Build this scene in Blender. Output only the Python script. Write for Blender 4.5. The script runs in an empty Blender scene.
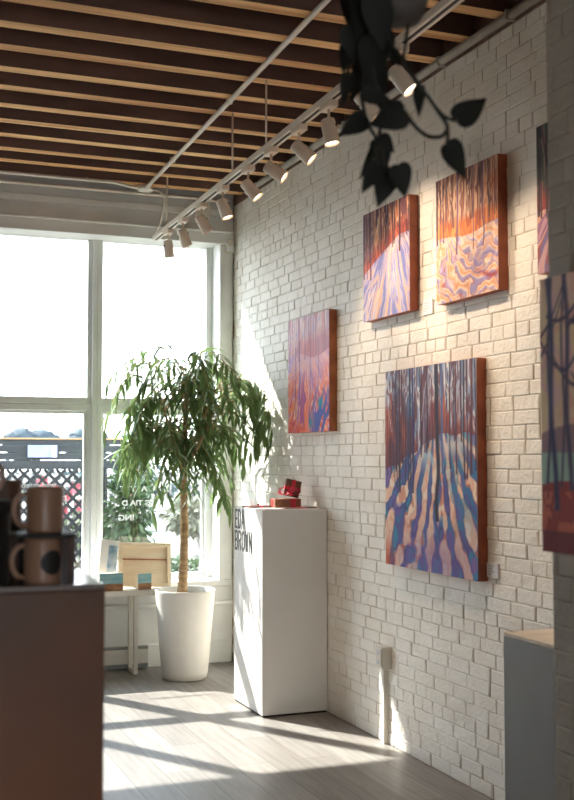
import bpy, bmesh, math, random
import numpy as np
from mathutils import Vector, Matrix

random.seed(7)
COL = bpy.context.scene.collection

# ------------------------------------------------------------------ helpers
def srgb(r, g, b):
    f = lambda c: (c / 255 / 12.92) if c / 255 <= 0.04045 else ((c / 255 + 0.055) / 1.055) ** 2.4
    return (f(r), f(g), f(b), 1.0)

class MB:
    """collects geometry for ONE mesh object"""
    def __init__(self):
        self.v = []; self.f = []; self.s = []; self.m = []
    def raw(self, vs, fs, smooth=False, mi=0):
        o = len(self.v)
        self.v += [tuple(p) for p in vs]
        for q in fs:
            self.f.append([i + o for i in q]); self.s.append(smooth); self.m.append(mi)
        return self
    def from_bm(self, bm, smooth=False, mi=0):
        bm.verts.ensure_lookup_table()
        bm.verts.index_update()
        self.raw([v.co[:] for v in bm.verts], [[v.index for v in f.verts] for f in bm.faces], smooth, mi)
        bm.free(); return self
    def box(self, lo, hi, bev=0.0, mat=None, mi=0, seg=2):
        bm = bmesh.new()
        bmesh.ops.create_cube(bm, size=1)
        lo = Vector(lo); hi = Vector(hi)
        for v in bm.verts:
            v.co = Vector([(lo[i] + hi[i]) / 2 + v.co[i] * (hi[i] - lo[i]) for i in range(3)])
        if bev:
            bmesh.ops.bevel(bm, geom=bm.edges[:], offset=bev, segments=seg, affect='EDGES', profile=0.5)
        if mat is not None:
            bm.transform(mat)
        return self.from_bm(bm, False, mi)
    def tube(self, pts, r, n=10, cap=True, mi=0, closed=False):
        pts = [Vector(p) for p in pts]
        k = len(pts)
        rs = r if isinstance(r, (list, tuple)) else [r] * k
        vs = []; fs = []
        prev = None
        for i, p in enumerate(pts):
            if closed:
                t = (pts[(i + 1) % k] - pts[i - 1])
            else:
                t = (pts[min(i + 1, k - 1)] - pts[max(i - 1, 0)])
            t = t.normalized() if t.length > 1e-9 else Vector((0, 0, 1))
            if prev is None:
                a = Vector((0, 0, 1)) if abs(t.z) < 0.9 else Vector((1, 0, 0))
                x = t.cross(a).normalized()
            else:
                x = (prev - t * prev.dot(t)).normalized()
            prev = x
            y = t.cross(x)
            for j in range(n):
                an = 2 * math.pi * j / n
                vs.append(p + (x * math.cos(an) + y * math.sin(an)) * rs[i])
        m = k if closed else k - 1
        for i in range(m):
            i2 = (i + 1) % k
            for j in range(n):
                j2 = (j + 1) % n
                fs.append([i * n + j, i * n + j2, i2 * n + j2, i2 * n + j])
        self.raw(vs, fs, True, mi)
        if cap and not closed:
            o = len(self.v) - len(vs)
            self.f.append([o + j for j in range(n)][::-1]); self.s.append(False); self.m.append(mi)
            self.f.append([o + (k - 1) * n + j for j in range(n)]); self.s.append(False); self.m.append(mi)
        return self
    def lathe(self, prof, c=(0, 0, 0), n=40, mi=0, mat=None, sx=1.0, sy=1.0):
        vs = []; fs = []
        for (r, z) in prof:
            for j in range(n):
                a = 2 * math.pi * j / n
                p = Vector((c[0] + r * sx * math.cos(a), c[1] + r * sy * math.sin(a), c[2] + z))
                vs.append(mat @ p if mat is not None else p)
        for i in range(len(prof) - 1):
            for j in range(n):
                j2 = (j + 1) % n
                fs.append([i * n + j, i * n + j2, (i + 1) * n + j2, (i + 1) * n + j])
        return self.raw(vs, fs, True, mi)
    def disc(self, c, r, axis='z', n=32, mi=0, mat=None):
        vs = []
        for j in range(n):
            a = 2 * math.pi * j / n
            p = Vector((c[0] + r * math.cos(a), c[1] + r * math.sin(a), c[2]))
            vs.append(mat @ p if mat is not None else p)
        return self.raw(vs, [list(range(n))], False, mi)
    def build(self, name, mats, parent=None, loc=None):
        me = bpy.data.meshes.new(name)
        me.from_pydata([tuple(p) for p in self.v], [], self.f)
        me.polygons.foreach_set('use_smooth', self.s)
        me.polygons.foreach_set('material_index', self.m)
        for m in (mats if isinstance(mats, (list, tuple)) else [mats]):
            me.materials.append(m)
        me.update()
        o = bpy.data.objects.new(name, me)
        COL.objects.link(o)
        if parent is not None:
            o.parent = parent
            if parent.type == 'EMPTY': o.matrix_parent_inverse = Matrix.Translation(-parent.location)
        return o

def thing(name, label, cat, loc=(0, 0, 0), group=None):
    o = bpy.data.objects.new(name, None)
    o.empty_display_size = 0.05
    COL.objects.link(o)
    o.location = loc
    o['label'] = label; o['category'] = cat
    if group: o['group'] = group
    return o

def tag(o, label, cat, group=None, kind=None):
    o['label'] = label; o['category'] = cat
    if group: o['group'] = group
    if kind: o['kind'] = kind
    return o

def struct(o, label=None, cat=None):
    o['kind'] = 'structure'
    if label: o['label'] = label
    if cat: o['category'] = cat
    return o

def along(p, d, roll=0.0):
    """matrix that puts local +Z along d at point p"""
    q = Vector(d).normalized().to_track_quat('Z', 'Y')
    return Matrix.Translation(Vector(p)) @ q.to_matrix().to_4x4() @ Matrix.Rotation(roll, 4, 'Z')

# ------------------------------------------------------------------ materials
def new_mat(name):
    m = bpy.data.materials.new(name); m.use_nodes = True
    nt = m.node_tree
    return m, nt, nt.nodes, nt.links, nt.nodes['Principled BSDF']

def mat(name, c1, c2=None, rough=0.6, scale=8.0, stretch=(1, 1, 1), bump=0.0, bscale=None, metal=0.0, spec=0.5, detail=4, coat=0.0):
    m, nt, N, L, b = new_mat(name)
    b.inputs['Roughness'].default_value = rough
    b.inputs['Metallic'].default_value = metal
    b.inputs['Specular IOR Level'].default_value = spec
    b.inputs['Coat Weight'].default_value = coat
    c2 = c2 or tuple(list(x * 0.86 for x in c1[:3]) + [1])
    tc = N.new('ShaderNodeTexCoord'); mp = N.new('ShaderNodeMapping')
    mp.inputs['Scale'].default_value = stretch
    L.new(tc.outputs['Object'], mp.inputs['Vector'])
    nz = N.new('ShaderNodeTexNoise'); nz.inputs['Scale'].default_value = scale; nz.inputs['Detail'].default_value = detail
    L.new(mp.outputs['Vector'], nz.inputs['Vector'])
    cr = N.new('ShaderNodeValToRGB')
    cr.color_ramp.elements[0].position = 0.35; cr.color_ramp.elements[1].position = 0.65
    cr.color_ramp.elements[0].color = c2; cr.color_ramp.elements[1].color = c1
    L.new(nz.outputs['Fac'], cr.inputs['Fac']); L.new(cr.outputs['Color'], b.inputs['Base Color'])
    if bump:
        n2 = N.new('ShaderNodeTexNoise'); n2.inputs['Scale'].default_value = bscale or scale * 3; n2.inputs['Detail'].default_value = 5
        L.new(mp.outputs['Vector'], n2.inputs['Vector'])
        bp = N.new('ShaderNodeBump'); bp.inputs['Strength'].default_value = bump; bp.inputs['Distance'].default_value = 0.01
        L.new(n2.outputs['Fac'], bp.inputs['Height']); L.new(bp.outputs['Normal'], b.inputs['Normal'])
    return m

def emit_mat(name, col, strength):
    m, nt, N, L, b = new_mat(name)
    b.inputs['Base Color'].default_value = (0.8, 0.8, 0.8, 1)
    b.inputs['Emission Color'].default_value = col
    b.inputs['Emission Strength'].default_value = strength
    return m

def attr_mat(name, rough=0.6, bump=0.15):
    """paint on canvas: colours are the picture's own paint, held in a colour attribute made by code"""
    m, nt, N, L, b = new_mat(name)
    at = N.new('ShaderNodeAttribute'); at.attribute_name = 'paint'; b.inputs['Specular IOR Level'].default_value = 0.18
    L.new(at.outputs['Color'], b.inputs['Base Color'])
    b.inputs['Roughness'].default_value = rough
    nz = N.new('ShaderNodeTexNoise'); nz.inputs['Scale'].default_value = 90; nz.inputs['Detail'].default_value = 3
    tc = N.new('ShaderNodeTexCoord'); L.new(tc.outputs['Object'], nz.inputs['Vector'])
    bp = N.new('ShaderNodeBump'); bp.inputs['Strength'].default_value = bump; bp.inputs['Distance'].default_value = 0.004
    L.new(nz.outputs['Fac'], bp.inputs['Height']); L.new(bp.outputs['Normal'], b.inputs['Normal'])
    return m

def leaf_mat(name, c1, c2, trans=0.3, rough=0.45, tcol=None):
    m, nt, N, L, b = new_mat(name)
    tc = N.new('ShaderNodeTexCoord')
    nz = N.new('ShaderNodeTexNoise'); nz.inputs['Scale'].default_value = 6
    L.new(tc.outputs['Object'], nz.inputs['Vector'])
    cr = N.new('ShaderNodeValToRGB')
    cr.color_ramp.elements[0].position = 0.35; cr.color_ramp.elements[1].position = 0.65
    cr.color_ramp.elements[0].color = c1; cr.color_ramp.elements[1].color = c2
    L.new(nz.outputs['Fac'], cr.inputs['Fac']); L.new(cr.outputs['Color'], b.inputs['Base Color'])
    b.inputs['Roughness'].default_value = rough
    tr = N.new('ShaderNodeBsdfTranslucent'); tr.inputs['Color'].default_value = tcol or c2
    mx = N.new('ShaderNodeMixShader'); mx.inputs['Fac'].default_value = trans
    L.new(b.outputs['BSDF'], mx.inputs[1]); L.new(tr.outputs['BSDF'], mx.inputs[2])
    L.new(mx.outputs['Shader'], N['Material Output'].inputs['Surface'])
    return m

def glass_mat(name):
    m, nt, N, L, b = new_mat(name)
    N.remove(b)
    t = N.new('ShaderNodeBsdfTransparent'); t.inputs['Color'].default_value = (0.95, 0.97, 0.97, 1)
    g = N.new('ShaderNodeBsdfGlossy'); g.inputs['Roughness'].default_value = 0.02
    fr = N.new('ShaderNodeFresnel')
    ge = N.new('ShaderNodeNewGeometry'); mr = N.new('ShaderNodeMapRange')   # same reflection on both faces of the thin pane
    mr.inputs['To Min'].default_value = 1.45; mr.inputs['To Max'].default_value = 1 / 1.45
    L.new(ge.outputs['Backfacing'], mr.inputs['Value']); L.new(mr.outputs['Result'], fr.inputs['IOR'])
    mx = N.new('ShaderNodeMixShader')
    L.new(fr.outputs['Fac'], mx.inputs['Fac']); L.new(t.outputs['BSDF'], mx.inputs[1]); L.new(g.outputs['BSDF'], mx.inputs[2])
    L.new(mx.outputs['Shader'], N['Material Output'].inputs['Surface'])
    return m

def brick_mat(name, c1, c2, stain):
    """white painted brick: uneven paint, lumps, some rusty streaks low down"""
    m, nt, N, L, b = new_mat(name)
    b.inputs['Roughness'].default_value = 0.62
    b.inputs['Specular IOR Level'].default_value = 0.35
    tc = N.new('ShaderNodeTexCoord')
    n1 = N.new('ShaderNodeTexNoise'); n1.inputs['Scale'].default_value = 3.5; n1.inputs['Detail'].default_value = 6
    L.new(tc.outputs['Object'], n1.inputs['Vector'])
    r1 = N.new('ShaderNodeValToRGB'); r1.color_ramp.elements[0].position = 0.35; r1.color_ramp.elements[1].position = 0.62
    r1.color_ramp.elements[0].color = c2; r1.color_ramp.elements[1].color = c1
    L.new(n1.outputs['Fac'], r1.inputs['Fac'])
    n2 = N.new('ShaderNodeTexNoise'); n2.inputs['Scale'].default_value = 9.0; n2.inputs['Detail'].default_value = 8; n2.inputs['Roughness'].default_value = 0.7
    L.new(tc.outputs['Object'], n2.inputs['Vector'])
    r2 = N.new('ShaderNodeValToRGB'); r2.color_ramp.elements[0].position = 0.62; r2.color_ramp.elements[1].position = 0.74
    r2.color_ramp.elements[0].color = (0, 0, 0, 1); r2.color_ramp.elements[1].color = (1, 1, 1, 1)
    L.new(n2.outputs['Fac'], r2.inputs['Fac'])
    mul = N.new('ShaderNodeMath'); mul.operation = 'MULTIPLY'; mul.inputs[1].default_value = 0.4
    L.new(r2.outputs['Color'], mul.inputs[0])
    mx = N.new('ShaderNodeMixRGB'); mx.inputs['Color2'].default_value = stain
    L.new(mul.outputs['Value'], mx.inputs['Fac']); L.new(r1.outputs['Color'], mx.inputs['Color1'])
    L.new(mx.outputs['Color'], b.inputs['Base Color'])
    n3 = N.new('ShaderNodeTexNoise'); n3.inputs['Scale'].default_value = 45; n3.inputs['Detail'].default_value = 6
    L.new(tc.outputs['Object'], n3.inputs['Vector'])
    bp = N.new('ShaderNodeBump'); bp.inputs['Strength'].default_value = 0.6; bp.inputs['Distance'].default_value = 0.009
    L.new(n3.outputs['Fac'], bp.inputs['Height']); L.new(bp.outputs['Normal'], b.inputs['Normal'])
    return m

def plank_mat(name):
    """wide grey-brown floor planks running towards the window"""
    m, nt, N, L, b = new_mat(name)
    tc = N.new('ShaderNodeTexCoord'); mp = N.new('ShaderNodeMapping')
    mp.inputs['Rotation'].default_value = (0, 0, math.pi / 2)
    L.new(tc.outputs['Object'], mp.inputs['Vector'])
    br = N.new('ShaderNodeTexBrick'); br.offset = 0.37
    br.inputs['Scale'].default_value = 1.0; br.inputs['Brick Width'].default_value = 1.4; br.inputs['Row Height'].default_value = 0.19
    br.inputs['Mortar Size'].default_value = 0.0016; br.inputs['Bias'].default_value = 0.0
    br.inputs['Color1'].default_value = srgb(150, 146, 141); br.inputs['Color2'].default_value = srgb(133, 128, 123); br.inputs['Mortar'].default_value = srgb(84, 76, 68)
    L.new(mp.outputs['Vector'], br.inputs['Vector'])
    mp2 = N.new('ShaderNodeMapping'); mp2.inputs['Scale'].default_value = (14, 0.9, 1)
    L.new(tc.outputs['Object'], mp2.inputs['Vector'])
    nz = N.new('ShaderNodeTexNoise'); nz.inputs['Scale'].default_value = 2.2; nz.inputs['Detail'].default_value = 7; nz.inputs['Roughness'].default_value = 0.62
    L.new(mp2.outputs['Vector'], nz.inputs['Vector'])
    cr = N.new('ShaderNodeValToRGB'); cr.color_ramp.elements[0].position = 0.3; cr.color_ramp.elements[1].position = 0.7
    cr.color_ramp.elements[0].color = (0.62, 0.60, 0.57, 1); cr.color_ramp.elements[1].color = (1.12, 1.1, 1.08, 1)
    L.new(nz.outputs['Fac'], cr.inputs['Fac'])
    mx = N.new('ShaderNodeMixRGB'); mx.blend_type = 'MULTIPLY'; mx.inputs['Fac'].default_value = 0.8
    L.new(br.outputs['Color'], mx.inputs['Color1']); L.new(cr.outputs['Color'], mx.inputs['Color2'])
    L.new(mx.outputs['Color'], b.inputs['Base Color'])
    b.inputs['Roughness'].default_value = 0.42
    bp = N.new('ShaderNodeBump'); bp.inputs['Strength'].default_value = 0.15; bp.inputs['Distance'].default_value = 0.003
    L.new(nz.outputs['Fac'], bp.inputs['Height']); L.new(bp.outputs['Normal'], b.inputs['Normal'])
    return m

M = {}
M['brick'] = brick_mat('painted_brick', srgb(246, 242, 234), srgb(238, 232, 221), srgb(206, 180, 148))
M['brick_shade'] = brick_mat('shaded_painted_brick', srgb(188, 178, 164), srgb(172, 161, 146), srgb(146, 124, 100))  # white brick paint again, with the projecting wall's shade put into the colour
M['mortar'] = mat('painted_mortar', srgb(206, 192, 172), srgb(150, 124, 98), rough=0.8, scale=7, bump=0.4, bscale=60)
M['floor'] = plank_mat('floor_planks')
M['plaster'] = mat('plaster', srgb(150, 140, 126), rough=0.8, scale=2)
M['dark_wall'] = mat('dark_wall', srgb(112, 102, 92), rough=0.9, scale=2)
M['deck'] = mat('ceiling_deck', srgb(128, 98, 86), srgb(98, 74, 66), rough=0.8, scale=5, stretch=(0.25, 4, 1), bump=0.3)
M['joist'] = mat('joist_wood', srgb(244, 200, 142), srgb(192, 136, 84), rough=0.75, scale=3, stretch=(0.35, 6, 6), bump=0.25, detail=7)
M['trim'] = mat('window_trim', srgb(230, 230, 226), srgb(221, 221, 217), rough=0.45, scale=4)
M['frame'] = mat('window_paint', srgb(228, 230, 228), srgb(218, 220, 218), rough=0.4, scale=4)
M['glass'] = glass_mat('window_glass')
M['white_vinyl'] = mat('white_vinyl', srgb(240, 240, 240), rough=0.6)
M['white_metal'] = mat('white_metal', srgb(226, 220, 208), srgb(216, 210, 198), rough=0.4, scale=5)
M['lamp_white'] = mat('lamp_white', srgb(236, 220, 200), srgb(226, 210, 190), rough=0.45, scale=5)
M['dark_slot'] = mat('dark_slot', srgb(40, 38, 36), rough=0.6)
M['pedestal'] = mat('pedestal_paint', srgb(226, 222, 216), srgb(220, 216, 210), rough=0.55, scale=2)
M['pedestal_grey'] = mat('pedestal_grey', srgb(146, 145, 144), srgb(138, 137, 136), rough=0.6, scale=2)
M['pale_wood'] = mat('pale_wood', srgb(246, 230, 204), srgb(238, 216, 184), rough=0.6, scale=3, stretch=(1, 8, 8), bump=0.1)
M['pedestal_top'] = mat('pedestal_top', srgb(232, 220, 202), srgb(220, 206, 186), rough=0.6, scale=4, stretch=(1, 6, 1))
M['black_vinyl'] = mat('black_vinyl', srgb(34, 36, 34), rough=0.5)
M['canvas_edge'] = mat('painted_canvas_edge', srgb(188, 112, 62), srgb(158, 86, 46), rough=0.55, scale=9, bump=0.1)
M['canvas_edge_red'] = mat('red_canvas_edge', srgb(172, 94, 62), srgb(140, 72, 48), rough=0.55, scale=9, bump=0.1)
M['paint'] = attr_mat('oil_paint')
M['card'] = mat('card_paper', srgb(236, 238, 240), srgb(228, 230, 234), rough=0.6)
M['print'] = mat('card_print', srgb(206, 210, 216), rough=0.6)
M['pot'] = mat('glazed_pot', srgb(238, 233, 224), srgb(230, 225, 215), rough=0.3, scale=3)
M['soil'] = mat('soil', srgb(70, 52, 38), srgb(48, 36, 26), rough=0.95, scale=30, bump=0.8)
M['bark'] = mat('pale_bark', srgb(196, 164, 122), srgb(150, 118, 82), rough=0.8, scale=16, stretch=(1, 1, 2.4), bump=0.5)
M['leaf'] = leaf_mat('fig_leaf', srgb(86, 112, 72), srgb(126, 152, 102), trans=0.26, rough=0.30, tcol=srgb(134, 160, 96))
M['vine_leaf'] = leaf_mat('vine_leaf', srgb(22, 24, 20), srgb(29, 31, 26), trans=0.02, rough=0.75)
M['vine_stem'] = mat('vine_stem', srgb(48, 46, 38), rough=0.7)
M['grey_pot'] = mat('grey_hanging_pot', srgb(92, 84, 78), srgb(72, 66, 62), rough=0.6, scale=9)
M['cabinet'] = mat('brown_cabinet', srgb(136, 78, 42), srgb(74, 48, 32), rough=0.5, scale=1.6, stretch=(1, 1, 0.6))
M['cabinet_top'] = mat('cabinet_top', srgb(150, 138, 136), srgb(136, 126, 124), rough=0.14, scale=3)
M['mug'] = mat('tan_mug', srgb(160, 122, 100), srgb(146, 110, 90), rough=0.35, scale=5)
M['mug_dark'] = mat('dark_mug', srgb(104, 74, 60), srgb(92, 64, 52), rough=0.35, scale=5)
M['mug_inside'] = mat('mug_inside', srgb(190, 170, 150), rough=0.3)
M['black'] = mat('matt_black', srgb(30, 28, 27), srgb(24, 22, 21), rough=0.6, scale=5)
M['dark_wood'] = mat('dark_wood', srgb(78, 44, 36), srgb(60, 34, 28), rough=0.55, scale=5, stretch=(1, 1, 5))
M['gift'] = mat('gift_box', srgb(150, 98, 70), srgb(112, 68, 50), rough=0.7, scale=22)
M['gift2'] = mat('gift_box_dark', srgb(126, 84, 66), srgb(90, 56, 46), rough=0.7, scale=30)
M['ribbon'] = mat('red_ribbon', srgb(214, 30, 62), srgb(180, 16, 48), rough=0.35, scale=10)
M['teal_paint'] = mat('teal_seascape', srgb(112, 162, 170), srgb(146, 186, 188), rough=0.5, scale=9, stretch=(1, 1, 4))
M['brown_paint'] = mat('brown_shore', srgb(176, 128, 82), srgb(120, 76, 48), rough=0.5, scale=12, stretch=(1, 1, 4))
M['blue_print'] = mat('blue_postcard', srgb(120, 158, 196), srgb(196, 212, 226), rough=0.5, scale=14)
M['heater'] = mat('heater_enamel', srgb(214, 210, 200), rough=0.5, scale=3)
M['heater_slot'] = mat('heater_fins', srgb(150, 152, 150), srgb(130, 132, 130), rough=0.5, scale=3, metal=0.3)
M['conduit'] = mat('painted_conduit', srgb(238, 228, 214), srgb(226, 216, 202), rough=0.45, scale=6)
M['conduit_grey'] = mat('grey_conduit', srgb(190, 184, 172), srgb(172, 166, 154), rough=0.45, scale=6)
M['lens'] = emit_mat('lamp_lens', (1.0, 0.80, 0.58, 1), 5.0)
M['ext_ground'] = mat('sunlit_concrete', srgb(100, 97, 88), srgb(90, 86, 78), rough=0.9, scale=0.6)
M['road'] = mat('road_asphalt', srgb(86, 86, 88), srgb(78, 78, 80), rough=0.9, scale=1)
M['fence_board'] = mat('grey_fence_board', srgb(58, 62, 65), srgb(46, 50, 53), rough=0.85, scale=2, stretch=(0.4, 1, 9))
M['lattice'] = mat('black_lattice', srgb(30, 34, 38), srgb(24, 28, 32), rough=0.7)
M['fence_cap'] = mat('fence_cap', srgb(176, 142, 100), srgb(146, 112, 76), rough=0.7, scale=4)
M['board_blue'] = mat('pale_blue_board', srgb(150, 168, 200), srgb(120, 138, 176), rough=0.5, scale=5)
M['post_brown'] = mat('brown_post', srgb(138, 104, 74), srgb(112, 82, 58), rough=0.8, scale=4)
M['bush'] = leaf_mat('garden_leaf', srgb(46, 66, 42), srgb(74, 96, 58), trans=0.2, rough=0.6)
M['tree_crown'] = mat('far_tree_crown', srgb(62, 72, 78), srgb(48, 58, 64), rough=0.95, scale=2.5, bump=0.6)
M['tree_far'] = leaf_mat('far_tree_leaf', srgb(60, 72, 76), srgb(74, 86, 88), trans=0.05, rough=0.8)
M['trunk_far'] = mat('far_trunk', srgb(110, 100, 92), rough=0.9)
M['shrub_pale'] = leaf_mat('pale_shrub_leaf', srgb(96, 98, 82), srgb(116, 116, 96), trans=0.08, rough=0.8)
M['flower'] = mat('pink_petal', srgb(214, 84, 100), srgb(232, 140, 146), rough=0.6, scale=30)
M['flower_stem'] = mat('flower_stem', srgb(70, 92, 52), rough=0.7)

# ------------------------------------------------------------------ the shell
XW = -5.6       # left wall
YB = -3.2       # wall behind
YF = 8.46       # inner face of the window wall
ZC = 3.70       # underside of the joists
ZD = 3.92       # underside of the deck

struct(MB().box((XW - 0.2, YB - 0.2, -0.15), (0.25, 8.80, 0.0)).build('floor', M['floor']), 'grey-brown plank floor with window-shaped sun patches', 'floor')

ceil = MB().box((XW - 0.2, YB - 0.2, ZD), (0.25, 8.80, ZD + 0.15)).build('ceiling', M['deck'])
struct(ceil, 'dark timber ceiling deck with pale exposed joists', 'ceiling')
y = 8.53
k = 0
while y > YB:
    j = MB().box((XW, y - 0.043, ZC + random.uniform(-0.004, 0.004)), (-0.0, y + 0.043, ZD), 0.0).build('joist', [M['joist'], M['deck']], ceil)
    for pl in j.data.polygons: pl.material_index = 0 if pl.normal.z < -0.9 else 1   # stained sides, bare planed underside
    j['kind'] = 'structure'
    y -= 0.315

struct(MB().box((XW - 0.2, YB - 0.2, 0), (XW, 8.80, ZD)).build('wall_left', M['plaster']))
mb = MB()
mb.box((XW, YB - 0.2, 0), (-3.9, YB, ZD)); mb.box((-2.3, YB - 0.2, 0), (-1.04, YB, ZD)); mb.box((-3.9, YB - 0.2, 2.3), (-2.3, YB, ZD))  # gap in this wall is added to let in fill light
struct(mb.build('wall_back', M['dark_wall']))
mb = MB()
for x in (-3.9, -3.13, -2.36): mb.box((x, YB - 0.14, 0.0), (x + 0.06, YB - 0.06, 2.3), 0.004, seg=1)
mb.box((-3.84, YB - 0.14, 2.24), (-2.36, YB - 0.06, 2.3), 0.004, seg=1); mb.box((-3.84, YB - 0.14, 0.0), (-2.36, YB - 0.06, 0.12), 0.004, seg=1)
dr = struct(mb.build('fill_opening_1', M['frame']), 'added glazed opening behind the viewer for fill light', 'fill_opening')  # unseen glazed entrance, added so sky light fills the foreground
g = MB().box((-3.84, YB - 0.103, 0.12), (-2.36, YB - 0.097, 2.24)).build('pane', M['glass'], dr); g['kind'] = 'structure'

# --- painted brick
def brick_face(mb, L0, L1, H, place, seed, course=0.0677, blen=0.2055, depth=0.02):
    """bricks laid over [L0,L1] x [0,H]; place(u, w, z) -> point, w is the distance out of the wall"""
    rnd = random.Random(seed)
    n = int(H / course) + 1
    for r in range(n):
        z0 = r * course; z1 = min(z0 + course, H)
        if z1 - z0 < 0.02: break
        header = (r % 7 == 4)
        bl = blen * (0.53 if header else 1.0)
        off = (0.5 * blen if r % 2 else 0.0) + rnd.uniform(-0.03, 0.03)
        u = L0 - off
        while u < L1:
            l = bl * rnd.uniform(0.95, 1.05)
            if not header and rnd.random() < 0.08: l *= 0.55
            a, b_ = max(u, L0), min(u + l, L1)
            u += l
            if b_ - a < 0.025: continue
            gu = rnd.uniform(0.0018, 0.0046); gz = rnd.uniform(0.0003, 0.0014)
            a2, b2, c2, d2 = a + gu, b_ - gu, z0 + gz, z1 - gz
            w = [rnd.uniform(-0.0016, 0.0016) for _ in range(4)]
            w0 = rnd.uniform(-0.0016, 0.0016)
            jt = lambda: rnd.uniform(-0.0018, 0.0018)
            cs = [(a2, c2), (b2, c2), (b2, d2), (a2, d2)]
            e2 = 0.0065
            vs = []
            for (uu, zz) in cs:
                vs.append(place(uu + jt(), -depth, zz + jt()))
            for i, (uu, zz) in enumerate(cs):
                vs.append(place(uu + jt() * .5, w0 + w[i] * .5 - 0.0024, zz + jt() * .5))
            sg = [(1, 1), (-1, 1), (-1, -1), (1, -1)]
            for i, (uu, zz) in enumerate(cs):
                vs.append(place(uu + sg[i][0] * e2, w0 + w[i], zz + sg[i][1] * e2 * 0.8))
            fs = [[0, 1, 5, 4], [1, 2, 6, 5], [2, 3, 7, 6], [3, 0, 4, 7]]
            o = 4
            fs += [[o, o + 1, o + 5, o + 4], [o + 1, o + 2, o + 6, o + 5], [o + 2, o + 3, o + 7, o + 6], [o + 3, o, o + 4, o + 7]]
            fs += [[8, 9, 10, 11]]
            mb.raw(vs, fs, False, 0)

YJ = 2.616      # where the right wall steps into the room
XJ = -1.04
mb = MB()
brick_face(mb, 0.0, 8.46 - YJ, 3.645, lambda u, w, z: (-w, 8.46 - u, z), 3)
mb.box((0.0042, YJ - 0.02, 0), (0.25, 8.80, ZD), mi=1)
mb.box((-0.002, YJ + 0.01, 3.650), (0.004, 8.44, ZD), mi=2)     # dark ledger between the joist ends
struct(mb.build('wall_right', [M['brick'], M['mortar'], M['deck']]), 'white painted brick wall hung with paintings', 'wall')

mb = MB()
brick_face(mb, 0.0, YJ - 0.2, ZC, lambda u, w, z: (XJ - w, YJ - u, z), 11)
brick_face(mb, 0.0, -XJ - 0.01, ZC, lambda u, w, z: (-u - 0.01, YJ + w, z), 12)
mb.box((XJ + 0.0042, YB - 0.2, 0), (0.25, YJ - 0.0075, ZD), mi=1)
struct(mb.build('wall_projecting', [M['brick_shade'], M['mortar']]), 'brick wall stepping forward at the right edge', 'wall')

# --- window wall
GL = [(-1.016, -0.163), (-1.948, -1.130), (-2.880, -2.062), (-3.812, -2.994)]
ZG = [(0.668, 1.978), (2.084, 3.333)]
mb = MB()
mb.box((XW, 8.46, 0), (0.0, 8.80, 0.60))
mb.box((XW, 8.46, 3.40), (0.0, 8.80, ZD))
mb.box((-0.10, 8.46, 0.60), (0.0, 8.80, 3.40))
mb.box((XW, 8.46, 0.60), (-3.85, 8.80, 3.40))
struct(mb.build('wall_far', M['trim']), 'white wall around the big shop window', 'wall')
n = 0
for bi, (x0, x1) in enumerate(GL):
    for ri, (z0, z1) in enumerate(ZG):
        n += 1
        mb = MB()
        xa = x0 - 0.079 
        # frame: the post on the left of the pane, rails above and below
        if ri == 0:
            mb.box((x0 - 0.0395, 8.665, 0.60), (x0, 8.765, 2.031), 0.004, seg=1)
            if bi: mb.box((x1, 8.695, 0.60), (x1 + 0.036, 8.745, 2.031), 0.004, seg=1); mb.box((x1 + 0.035, 8.665, 0.60), (x1 + 0.0745, 8.765, 2.031), 0.004, seg=1)
            else: mb.box((x1, 8.665, 0.60), (x1 + 0.066, 8.765, 2.031), 0.004, seg=1)
            mb.box((x0, 8.675, 0.60), (x1, 8.755, z0), 0.004, seg=1)
            mb.box((x0, 8.68, z1), (x1, 8.745, 2.031), 0.004, seg=1)
            s = 0.022
            for a, b_ in (((x0, 8.70, z0), (x0 + s, 8.74, z1)), ((x1 - s, 8.70, z0), (x1, 8.74, z1)), ((x0 + s, 8.70, z0), (x1 - s, 8.74, z0 + s)), ((x0 + s, 8.70, z1 - s), (x1 - s, 8.74, z1))):
                mb.box(a, b_, 0.003, seg=1)
        else:
            mb.box((x0 - 0.0395, 8.665, 2.031), (x0, 8.765, 3.40), 0.004, seg=1)
            if bi: mb.box((x1, 8.695, 2.031), (x1 + 0.036, 8.745, 3.40), 0.004, seg=1); mb.box((x1 + 0.035, 8.665, 2.031), (x1 + 0.0745, 8.765, 3.40), 0.004, seg=1)
            else: mb.box((x1, 8.665, 2.031), (x1 + 0.066, 8.765, 3.40), 0.004, seg=1)
            mb.box((x0, 8.68, 2.031), (x1, 8.745, z0), 0.004, seg=1)
            mb.box((x0, 8.675, z1), (x1, 8.755, 3.40), 0.004, seg=1)
        w = mb.build('window_%d' % n, M['frame'])
        struct(w)
        g = MB().box((x0, 8.72, z0), (x1, 8.726, z1)).build('pane', M['glass'], w)
        g['kind'] = 'structure'
        if bi == 0 and ri == 0: WIN_R = w
        if bi == 1 and ri == 0: WIN_L = w

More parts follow.
